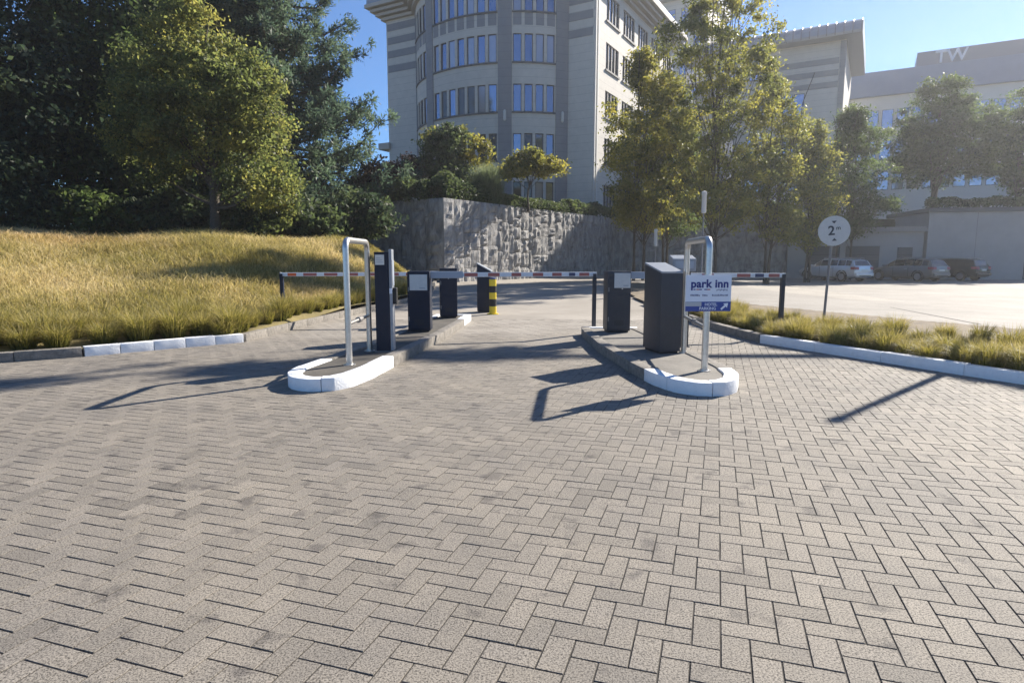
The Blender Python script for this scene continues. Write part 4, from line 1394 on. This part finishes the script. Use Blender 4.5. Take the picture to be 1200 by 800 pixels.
# ================================================================== TREES
def leaf_tree(name, label, base, trunk_h, r0, blobs, leaves, size, mat, seed, cat='tree', group=None, clump=.5, up=.5, lean=(0, 0), nlimb=16, bark='bark', shell=.55, bias=0.0, stems=1):
    rg = np.random.default_rng(seed)
    x, y, z = base
    t = empty(name, base, label, cat, group)
    v, tt, ends = crown([(x + b[0], y + b[1], z + b[2], b[3], b[4], b[5], b[6]) for b in blobs], leaves, size, rg, clump, shell, up, bias)
    me = np_mesh("crown", v - np.array(base), 4, M[mat], tint=tt)
    link("crown", me, None, t)
    mb = MB()
    ztop = max(b[2] + b[5] * .6 for b in blobs)
    for s in range(stems):
        ox, oy = (0, 0) if stems == 1 else (rg.normal(0, .18), rg.normal(0, .18))
        pts, rad = [], []
        dx, dy = (lean[0], lean[1]) if stems == 1 else (rg.normal(0, .8), rg.normal(0, .8))
        for i in range(9):
            f = i / 8
            pts.append((x + ox + dx * f * f + rg.normal(0, .03) * i * .5, y + oy + dy * f * f + rg.normal(0, .03) * i * .5, z - .15 + ztop * f))
            rad.append(max(.02, r0 * (1.25 if i == 0 else 1) * (1 - f) ** .8))
        mb.tube(pts, rad, 9)
        pick = rg.choice(len(ends), min(nlimb, len(ends)), replace=False)
        for q in pick:
            e = ends[q]
            hz = np.clip((e[2] - z) * rg.uniform(.35, .7), trunk_h * .8, ztop * .9)
            f = (hz + .15) / ztop
            i = min(7, int(f * 8)); g_ = f * 8 - i
            p0 = Vector(pts[i]).lerp(Vector(pts[i + 1]), g_)
            limb(mb, p0, e, max(.018, r0 * .42 * (1 - f)), .012, rg, n=6, sag=.06)
    mb.build("trunk", M[bark], t, smooth=True)
    return t

def conifer(name, label, base, h, rad, seed, whorls, mat='pine_needle', z_low=.12, twig=.5, size=.3, shape=.8, dens=26, up=.25, top_round=0.0):
    """pine: tiers of limbs with needle tufts towards their ends"""
    rg = np.random.default_rng(seed)
    x, y, z = base
    t = empty(name, base, label, 'tree')
    mb = MB()
    mb.tube([(x, y, z - .2), (x + rg.normal(0, .1), y, z + h * .35), (x + rg.normal(0, .15), y, z + h * .7), (x, y, z + h)], [h * .02, h * .016, h * .009, .02], 9)
    C, T, D = [], [], []
    for w in range(whorls):
        f = z_low + (1 - z_low) * (w + rg.uniform(-.3, .3)) / whorls
        f = min(max(f, z_low), .99)
        L = rad * ((1 - f) / (1 - z_low)) ** shape * rg.uniform(.75, 1.15) if not top_round else rad * math.sqrt(max(.03, 1 - ((f - z_low) / (1 - z_low) * 1.0) ** 2)) * rg.uniform(.7, 1.15)
        L = max(L, .35)
        nb = rg.integers(4, 7)
        a0 = rg.uniform(0, 6.28)
        for b in range(nb):
            a = a0 + b * 6.283 / nb + rg.normal(0, .25)
            l = L * rg.uniform(.7, 1.15)
            p0 = Vector((x, y, z + h * f))
            d = Vector((math.cos(a), math.sin(a), up + rg.normal(0, .12)))
            p1 = p0 + Vector((d.x, d.y, d.z * .3 - .08)) * l * .6
            p2 = p0 + Vector((d.x, d.y, d.z)) * l
            mb.tube([p0, p1, p2], [max(.015, .02 * l + .01), .012 * l + .008, .008], 5)
            nt_ = max(3, int(l * 4.2))
            for q in range(nt_):
                s = .25 + .75 * (q + rg.uniform(0, 1)) / nt_
                pc = (p1.lerp(p2, (s - .5) * 2) if s > .5 else p0.lerp(p1, s * 2))
                pc = np.array(pc) + rg.normal(size=3) * np.array([.22, .22, .12]) * (l * .28 + .2)
                kk = dens
                dirs = unit(rg.normal(size=(kk, 3)) + np.array([d.x, d.y, .55]) * .8)
                C.append(pc + dirs * rg.uniform(.05, twig, size=(kk, 1))); D.append(dirs)
                T.append(np.clip(rg.uniform(.1, .9) * .6 + rg.uniform(0, .4, kk), 0, 1))
    C = np.concatenate(C); T = np.concatenate(T); D = np.concatenate(D)
    v, tt = leaf_quads(C, size, rg, T, .2, .28, flat=D)
    link("crown", np_mesh("crown", v - np.array(base), 4, M[mat], tint=tt), None, t)
    mb.build("trunk", M['pine_bark'], t, smooth=True)
    return t

def bz(x, y): return float(bank_z(np.array(x, float), np.array(y, float)))
# the autumn maple on the bank
leaf_tree("maple_tree", "broad yellowing maple with short trunk at the top of the grass bank", (-12.2, 26.2, bz(-12.2, 26.2)), 1.6, .22,
          [(-.2, 0, 5.4, 3.1, 2.6, 3.2, 150), (1.9, -.3, 3.4, 1.7, 1.8, 2.3, 60), (-2.3, 0, 4.4, 2.0, 1.8, 2.4, 70), (-.6, 0, 8.0, 1.7, 1.6, 1.4, 45), (1.1, -.4, 5.9, 1.9, 1.8, 1.9, 55), (2.6, -.5, 1.8, 1.1, 1.2, 1.4, 26), (-2.8, .4, 6.4, 1.1, 1.2, 1.2, 26)],
          60000, .155, 'maple_leaf', 21, clump=.46, up=.4, nlimb=26)
# the dark trees behind it
conifer("pine_tree", "tall blue green pine reaching out right of the maple", (-12.6, 36.0, bz(-12.6, 36)), 19.0, 6.6, 31, 30, z_low=.05, size=.26, twig=.5, dens=46, shape=.62, up=.22)
conifer("pine_tree", "dark pine behind the top of the maple", (-17.2, 38.0, bz(-17.2, 38)), 21.0, 5.6, 32, 24, z_low=.08, size=.30, twig=.55, dens=34, shape=.6)
for k, (x, y, h, w, lab) in enumerate([
        (-18.5, 31.0, 17.5, 4.2, "dark leafy tree left of the maple, filling the upper corner"),
        (-22.5, 28.0, 16.5, 4.6, "dark leafy tree at the far left edge of the bank"),
        (-28.0, 27.0, 16.0, 5.0, "dark leafy tree beyond the left edge of the wood"),
        (-16.0, 35.0, 18.5, 4.6, "dark leafy tree deep behind the maple")]):
    leaf_tree("broadleaf_tree", lab, (x, y, bz(x, y)), 2.0, .26,
              [(0, 0, h * .55, w * .8, w * .8, h * .42, 190), (w * .4, -.6, h * .35, w * .6, w * .6, h * .26, 70), (-w * .4, -.4, h * .38, w * .6, w * .6, h * .28, 70), (0, -1.0, h * .16, w * .85, w * .6, h * .12, 60)],
              42000, .27, 'green_leaf' if k == 0 else 'dark_leaf', 40 + k, clump=.8, nlimb=20)
# undergrowth along the wood
und = [(-20.6, 26.2, 2.4, 1.9, 'dark_leaf', "dark shrub in the shade at the far left of the tree line"),
       (-17.4, 26.9, 2.3, 1.7, 'green_leaf', "pale green shrub left of the maple trunk"),
       (-14.9, 28.0, 2.2, 2.0, 'dark_leaf', "dark shrub just left of the maple trunk"),
       (-11.2, 28.4, 2.4, 1.9, 'dark_leaf', "dark shrub behind the maple trunk"),
       (-9.4, 28.4, 1.7, 1.9, 'hedge_leaf', "low green shrub right of the maple under the pine"),
       (-22.6, 31.5, 5.2, 3.4, 'dark_leaf', "tall dark thicket under the leafy trees near the left edge"),
       (-25.5, 30.5, 4.6, 3.4, 'dark_leaf', "tall dark thicket closing the wood at the far left"),
       (-20.5, 33.5, 4.6, 3.2, 'dark_leaf', "tall dark thicket deep under the leafy trees"),
       (-15.6, 34.5, 4.4, 3.0, 'dark_leaf', "tall dark thicket behind the maple"),
       (-7.6, 30.6, 2.2, 2.0, 'dark_leaf', "dark shrub between the pine and the stone wall")]
for k, (x, y, h, w, m, lab) in enumerate(und):
    leaf_tree("shrub", lab, (x, y, bz(x, y)), .3, .06, [(0, 0, h * .5, w, w * .8, h * .55, 70), (w * .5, 0, h * .4, w * .5, w * .5, h * .4, 20)], 5200, .24, m, 60 + k, cat='shrub', clump=.4, nlimb=10)

# street trees on the right
def upright(label, x, y, h, w, z_low, seed, mat, leaves, top=None, size=.165, cl=.42, stems=2, thin=0.0):
    z = float(rise(x, y)) - .05
    n = 7
    blobs = []
    rg = np.random.default_rng(seed)
    for i in range(n):
        f = (i + .5) / n
        zz = z_low + (h - z_low) * f
        ww = w * (math.sin(math.pi * min(1, f * .85 + .16)) ** .75) * rg.uniform(.85, 1.1)
        blobs.append((rg.normal(0, .25 * w), rg.normal(0, .2 * w), zz, ww, ww, (h - z_low) / n * .85, int(48 * (1 - thin * f))))
        a = rg.uniform(0, 6.28)
        blobs.append((math.cos(a) * ww * .75, math.sin(a) * ww * .75, zz + rg.normal(0, .3), ww * .45, ww * .45, (h - z_low) / n * .7, 18))
    return leaf_tree("street_tree", label, (x, y, z), z_low * .8, .085, blobs, leaves, size, mat, seed, clump=cl, nlimb=24, stems=stems, up=.3)
upright("ochre green tree leaning against the sunlit side of the office block", 7.4, 37.0, 12.6, 2.5, 3.2, 71, 'hazel_leaf', 26000)
upright("tallest yellow green tree, its top cut by the upper edge", 10.9, 34.5, 16.9, 3.2, 3.6, 72, 'street_leaf', 40000, stems=3, thin=.5)
upright("mid height yellow green tree right of the tallest one", 14.9, 37.0, 11.6, 2.0, 2.8, 73, 'street_leaf', 20000)
upright("slim green tree left of the dark rounded one", 18.4, 39.5, 9.8, 1.7, 2.6, 74, 'street_leaf', 18000)
upright("dark green rounded tree above the silver car", 23.2, 44.0, 11.2, 2.9, 3.4, 75, 'green_leaf', 32000)
upright("young green tree behind the broad cabinet, close to the wall", 9.6, 39.6, 9.5, 2.0, 3.0, 76, 'green_leaf', 18000)
leaf_tree("broadleaf_tree", "large hazy green tree rising behind the garages at the right", (35.5, 54.0, 4.2), 3.0, .3,
          [(0, 0, 7.5, 3.6, 3.4, 4.0, 120), (-2.2, -.5, 6.0, 2.3, 2.2, 2.6, 50), (2.6, -.3, 6.6, 2.6, 2.4, 3.2, 60), (.3, 0, 10.3, 2.1, 2.0, 1.8, 40)], 40000, .23, 'green_leaf', 81, clump=.6, nlimb=22)
leaf_tree("broadleaf_tree", "hazy green tree at the right edge behind the pale garage block", (41.8, 53.0, 4.2), 3.0, .3,
          [(0, 0, 6.5, 3.2, 3.0, 4.0, 100), (2.0, -.3, 5.6, 2.4, 2.4, 2.6, 50)], 28000, .23, 'green_leaf', 82, clump=.6, nlimb=18)
# a big plane outside the picture on the right: its long limb, above the upper edge, dapples the paving
def plane_tree():
    rg = np.random.default_rng(95)
    base = (26.8, 20.4, 0.0)
    t = empty("plane_tree", base, "big plane tree right of the picture with a long limb over the drive", 'tree')
    bl = [(17.6, 26.4, 14.6, 1.5, .65, .3, 14), (15.6, 25.6, 14.3, 1.3, .5, .25, 8), (13.6, 24.9, 14.6, 1.8, .55, .2, 9), (11.9, 24.0, 14.9, 1.3, .4, .15, 5), (27.6, 19.6, 14.0, 2.2, 2.2, 2.4, 90), (29.5, 18.8, 12.0, 2.2, 2.2, 2.0, 50)]
    v, tt, ends = crown(bl, 9500, .26, rg, .38, .4, .5)
    link("crown", np_mesh("crown", v - np.array(base), 4, M['green_leaf'], tint=tt), None, t)
    mb = MB()
    mb.tube([(26.8, 20.4, -.2), (26.7, 20.4, 4), (26.6, 20.5, 8.5), (27.2, 19.9, 13), (27.6, 19.6, 15.8)], [.5, .4, .32, .18, .05], 12)
    mb.tube([(26.6, 20.5, 8.5), (23.4, 22.8, 11.6), (19.5, 25.0, 13.6), (16.8, 25.9, 14.4), (13.6, 24.9, 14.6), (11.6, 23.9, 14.9)], [.26, .2, .14, .09, .05, .02], 8)
    for e in ends[rg.choice(len(ends), 60, replace=False)]:
        p0 = Vector((26.9, 20.2, 10.5)) if e[0] > 20 else Vector((min(19.0, e[0] + 1.2), 25.4, 14.1))
        limb(mb, p0, e, .07 if e[0] > 20 else .03, .012, rg, n=5)
    mb.build("trunk", M['bark'], t, smooth=True)
plane_tree()

# planting on the retaining wall
def on_wall(s, back): q = WC + wd * s + ld * back; return (float(q[0]), float(q[1]), WT - .13)
leaf_tree("shrub", "copper red shrub above the shaded end of the wall", (-7.6, 39.5, WT - .13), .5, .08, [(0, 0, 1.5, 2.4, 1.4, 1.3, 90), (1.2, 0, 2.2, 1.2, 1.0, .9, 30)], 9500, .22, 'red_leaf', 101, cat='shrub', clump=.42)
leaf_tree("shrub", "tall round green bush in front of the bow windows", (-4.1, 39.5, WT - .13), .5, .10, [(0, 0, 2.6, 1.6, 1.4, 1.9, 100), (.3, 0, 4.1, 1.1, 1.0, 1.0, 40), (.9, 0, 1.6, 1.3, 1.2, 1.2, 40)], 13000, .2, 'hedge_leaf', 102, cat='shrub', clump=.4)
leaf_tree("ornamental_tree", "thin yellow leaved sapling above the round bush", (-2.9, 40.2, WT - .13), 1.8, .06, [(0, 0, 3.9, 1.3, .9, .9, 26), (-1.6, 0, 4.3, .8, .8, .6, 12), (1.0, 0, 3.2, .8, .8, .6, 12)], 2600, .22, 'hazel_leaf', 103, clump=.38)
leaf_tree("ornamental_tree", "small spreading tree with yellow green parasol crown before the bow windows", (1.05, 40.5, WT - .13), 1.5, .07, [(-.9, 0, 2.5, 1.5, 1.2, .55, 40), (1.0, 0, 2.6, 1.4, 1.2, .6, 40), (.1, 0, 3.1, .9, .9, .5, 24)], 7000, .2, 'hazel_leaf', 104, clump=.34)
# clipped hedges
def hedge(label, pts, w, h, mat, seed, leaves, size=.16, rag=.12, z=WT - .13):
    rg = np.random.default_rng(seed)
    P = [np.array(p) for p in pts]
    L = [np.linalg.norm(b - a) for a, b in zip(P, P[1:])]
    cum = np.concatenate([[0], np.cumsum(L)])
    s = rg.uniform(0, cum[-1], leaves)
    i = np.clip(np.searchsorted(cum, s) - 1, 0, len(L) - 1)
    f = (s - cum[i]) / np.array(L)[i]
    A = np.array(P)[i]; B = np.array(P)[i + 1]
    c = A + (B - A) * f[:, None]
    dd = unit(B - A); nr = np.stack([-dd[:, 1], dd[:, 0]], 1)
    # skin of the hedge body
    a = rg.uniform(0, math.pi, leaves)
    hh = h * (1 + rag * np.sin(s * 1.7) + rag * .7 * np.sin(s * 4.3 + 1))
    q = rg.uniform(.72, 1.06, leaves)
    ox = np.cos(a) * w * .5 * q; oz = np.sin(a) ** .5 * hh * q
    c = c + nr * ox[:, None] + rg.normal(0, .05, (leaves, 2))
    cc = np.concatenate([c, (z + oz)[:, None]], 1)
    t = np.clip(rg.uniform(0, .6, leaves) + .35 * (np.sin(s * 2.3) * .5 + .5), 0, 1)
    v, tt = leaf_quads(cc, size, rg, t, .5)
    o = (float(P[0][0]), float(P[0][1]), z)
    root = empty("hedge", o, label, 'hedge')
    link("foliage", np_mesh("foliage", v - np.array(o), 4, M[mat], tint=tt), None, root)
    mb = MB()
    for k in range(int(cum[-1] / .5)):
        s_ = k * .5 + .2; i_ = min(len(L) - 1, max(0, int(np.searchsorted(cum, s_) - 1))); f_ = (s_ - cum[i_]) / L[i_]
        p = P[i_] + (P[i_ + 1] - P[i_]) * f_
        mb.tube([(p[0], p[1], z - .1), (p[0] + rg.normal(0, .1), p[1] + rg.normal(0, .1), z + h * .8)], [.02, .008], 5)
    mb.build("stem", M['bark'], root)
    return root
W2 = lambda s, b: (WC + wd * s + ld * b)
hedge("dark rounded hedge trailing over the shaded corner of the wall", [WC + ld * 12 + wd * .6, WC + ld * 5 + wd * .6, W2(.4, 1.0), W2(4.6, 1.0)], 1.7, 1.25, 'hedge_leaf', 111, 26000, rag=.2)
hedge("low clipped hedge along the wall top before the office corner", [W2(5.8, .55), W2(13.5, .55)], 1.15, .78, 'hedge_leaf', 112, 15000, rag=.06, size=.13)
hedge("long dark hedge along the wall top behind the street trees", [W2(14.0, .7), W2(20.5, .7), np.array([20.6, 48.6])], 1.4, 1.0, 'hedge_leaf', 113, 18000, size=.2)
hedge("dark ivy hedge on top of the garages", [gq + gdir * 9.5 + gnr * -.6, gq + gdir * 30 + gnr * -.6], 1.3, .7, 'hedge_leaf', 114, 14000, size=.2, z=5.05)
# feathery shrub hanging over the wall
def blades(P, hgt, lean, width, rg, tipf, t0, t1, segs=2):
    """bent tapering blades; P feet (n,3), hgt (n), lean (n,2) horizontal reach of the tip"""
    n = len(P)
    side = np.stack([-lean[:, 1], lean[:, 0], np.zeros(n)], 1)
    side = unit(side + rg.normal(0, .4, (n, 3)) * np.array([1, 1, 0])) * width[:, None]
    L3 = np.concatenate([lean, np.zeros((n, 1))], 1)
    up = np.zeros((n, 3)); up[:, 2] = hgt
    mid = P + up * .62 + L3 * .28
    tip = P + up * tipf + L3
    V = np.stack([P - side * .5, P + side * .5, mid + side * .38, mid - side * .38, tip], 1)
    tt = np.stack([t0, t0, (t0 + t1) / 2, (t0 + t1) / 2, t1], 1)
    b = np.arange(n)[:, None] * 5
    tri = np.concatenate([b + np.array([[0, 1, 2]]), b + np.array([[0, 2, 3]]), b + np.array([[3, 2, 4]])])
    return V.reshape(-1, 3), tt.ravel(), tri
rg = np.random.default_rng(120)
root_p = W2(4.9, .75); o = (float(root_p[0]), float(root_p[1]), WT - .13)
n = 5200
a = rg.uniform(0, 6.283, n); rch = rg.uniform(.2, 1.25, n)
feet = np.stack([rg.normal(0, .28, n), rg.normal(0, .28, n), rg.uniform(0, .9, n)], 1)
V, TT, F3 = blades(feet, rg.uniform(.7, 1.75, n) * (1.25 - rch * .35), np.stack([np.cos(a), np.sin(a)], 1) * rch[:, None], np.full(n, .035), rg, np.where(rch > 1, .55, 1.0)[:, None] * np.array([[1, 1, 1]]), rg.uniform(0, .5, n), rg.uniform(.4, 1, n))
t = empty("shrub", o, "feathery grey green shrub spilling over the sunlit wall top", 'shrub')
link("foliage", np_mesh("foliage", V, 3, M['willow_leaf'], tint=TT, faces=F3), None, t)
mb = MB()
for k in range(9):
    an = k * .7
    mb.tube([(0, 0, -.05), (.15 * math.cos(an), .15 * math.sin(an), .5), (.45 * math.cos(an), .45 * math.sin(an), 1.0)], [.03, .02, .008], 5)
mb.build("stem", M['bark'], t, local=True)

# ================================================================== GRASSES
rg = np.random.default_rng(200)
nc = 23000
cx = rg.uniform(-24, -3.4, nc); cy = 8.0 + rg.uniform(0, 1, nc) ** 1.15 * 23.5
ok = in_bank(cx, cy) & (np.abs(cx) < .88 * cy + 1) & (cy - kerb_y(cx) > 1.5) & (kerb_x(cy) - cx > .7)
cx = cx[ok]; cy = cy[ok]; nc = len(cx)
pn = np.sin(cx * .55 + 1.3 * np.sin(cy * .35)) * .4 + np.sin(cy * .8 - cx * .35 + 2) * .35 + np.sin(cx * 1.7 + cy * 1.5) * .25
brown = np.clip(np.sin(cx * .45 + 2.2) * .5 + np.sin(cy * .62 + cx * .2 - 2.1) * .7, 0, 1)
c_t = np.clip(.5 - .45 * pn + rg.normal(0, .24, nc), 0, 1)
c_h = rg.uniform(.55, 1.25, nc) * (1 + .2 * pn)
c_a = rg.uniform(0, 6.283, nc); c_r = rg.uniform(.10, .26, nc)
per = rg.integers(10, 30, nc)
k = np.repeat(np.arange(nc), per); n = len(k)
off = rg.normal(0, 1, (n, 2)) * c_r[k][:, None]
x = cx[k] + off[:, 0]; y = cy[k] + off[:, 1]
ok = in_bank(x, y)
k, x, y, off = k[ok], x[ok], y[ok], off[ok]; n = len(k)
fade = np.clip((y - 24.5) / 3, 0, 1)
hg = rg.uniform(.14, .38, n) * c_h[k] * (1 - .45 * fade)
an = np.where(rg.uniform(0, 1, n) < .55, np.arctan2(off[:, 1], off[:, 0]), c_a[k]) + rg.normal(0, .5, n); ln = hg * rg.uniform(.25, 1.1, n)
V, TT, F3 = blades(np.stack([x, y, bank_z(x, y) - .03], 1), hg, np.stack([np.cos(an), np.sin(an)], 1) * ln[:, None], (.008 + .0005 * y) * rg.uniform(.6, 1.3, n), rg, rg.uniform(.7, 1.0, n)[:, None] * np.ones((1, 3)),
                   np.clip(c_t[k] - .25 + rg.normal(0, .1, n) - .15 * fade, 0, 1), np.clip(c_t[k] + .12 + rg.normal(0, .14, n) - .2 * fade, 0, 1))
me = np_mesh("dry_grass", V, 3, M['dry_blade'], tint=TT, faces=F3)
at = me.attributes.new('brown', 'FLOAT', 'POINT')
at.data.foreach_set('value', np.ascontiguousarray(np.repeat(brown[k], 5), dtype=np.float32))
tag(link("dry_grass", me, None), "tall dry golden grass covering the bank", 'grass', kind='stuff')

# tussocks of fountain grass along the kerbs
tus = []
for k in range(5):
    n = 620
    r_ = np.sqrt(rg.uniform(0, 1, n)) * .15; a = rg.uniform(0, 6.283, n)
    feet = np.stack([r_ * np.cos(a), r_ * np.sin(a), np.full(n, -.02)], 1)
    a2 = a + rg.normal(0, .6, n)
    h = rg.uniform(.22, .52, n); reach = rg.uniform(.08, .42, n)
    V, TT, F3 = blades(feet, h, np.stack([np.cos(a2), np.sin(a2)], 1) * reach[:, None], rg.uniform(.007, .012, n), rg, np.clip(1.15 - reach * 1.2, .4, 1.1)[:, None] * np.ones((1, 3)), rg.uniform(0, .35, n), rg.uniform(.35, 1.0, n))
    tus.append(np_mesh("grass_tussock", V, 3, M['tussock_blade'], tint=TT, faces=F3))
def tussock(x, y, z, s, label, group):
    o = link("grass_tussock", tus[random.randrange(5)], None, None, (x, y, z), (0, 0, random.uniform(0, 6.28)))
    o.scale = (s, s, s * random.uniform(.85, 1.15))
    tag(o, label, 'grass', group)
def along(pts, step, off, jit):
    f = resample(pts, step); return [(x + random.uniform(-jit, jit), y + random.uniform(-jit, jit)) for x, y in offset_poly(f, off)]
LL = "green based tussock of fountain grass in the row behind the left kerb"
for x, y in along(LK, .56, .50, .08): tussock(x, y, bz(x, y) - .02, random.uniform(.85, 1.2), LL, "tussocks behind the left kerb")
for x, y in along(LK2[:6], .5, .38, .06): tussock(x, y, bz(x, y) - .02, random.uniform(.85, 1.2), LL, "tussocks behind the left kerb")
for x, y in along(LK, .5, 1.0, .12): tussock(x, y, bz(x, y) - .02, random.uniform(.8, 1.15), LL, "tussocks behind the left kerb")
for x, y in along(LK, .55, 1.5, .15): tussock(x, y, bz(x, y) - .02, random.uniform(.8, 1.15), LL, "tussocks behind the left kerb")
RRl = "green and straw coloured tussock of fountain grass in the planted strip at the right"
for off, st in ((.40, .36), (.8, .42), (1.35, .5), (2.0, .6), (2.7, .75)):
    for x, y in along(RK2, st, off, .1):
        if strip_in(np.array(x), np.array(y)) and y > 5.5: tussock(x, y, .07, random.uniform(.65, 1.0), RRl, "tussocks in the planted strip")
for off, st in ((.45, .5), (1.1, .6), (1.8, .8)):
    for x, y in along(RK1, st, off, .1):
        if strip_in(np.array(x), np.array(y)): tussock(x, y, .07 + float(rise(x, y)), random.uniform(.6, .95), RRl, "tussocks in the planted strip")

# ================================================================== HAZE AND GLARE VEIL
hz = MB().box(-95, 130, -14, 150, -1.4, 47.0).build("haze", plain("haze_surface", (1, 1, 1)))  # thin haze, also added to imitate veiling lens glare towards the sun
hm = bpy.data.materials.new("morning_haze")
hm.use_nodes = True
ht = hm.node_tree
ht.nodes.clear()
ho = ht.nodes.new("ShaderNodeOutputMaterial")
hv = ht.nodes.new("ShaderNodeVolumePrincipled")
hv.inputs['Color'].default_value = (0.93, 0.95, 1.0, 1)
hv.inputs['Density'].default_value = 0.0007
hv.inputs['Anisotropy'].default_value = 0.55
ht.links.new(hv.outputs[0], ho.inputs['Volume'])
hz.data.materials.clear()
hz.data.materials.append(hm)
tag(hz, kind='stuff')
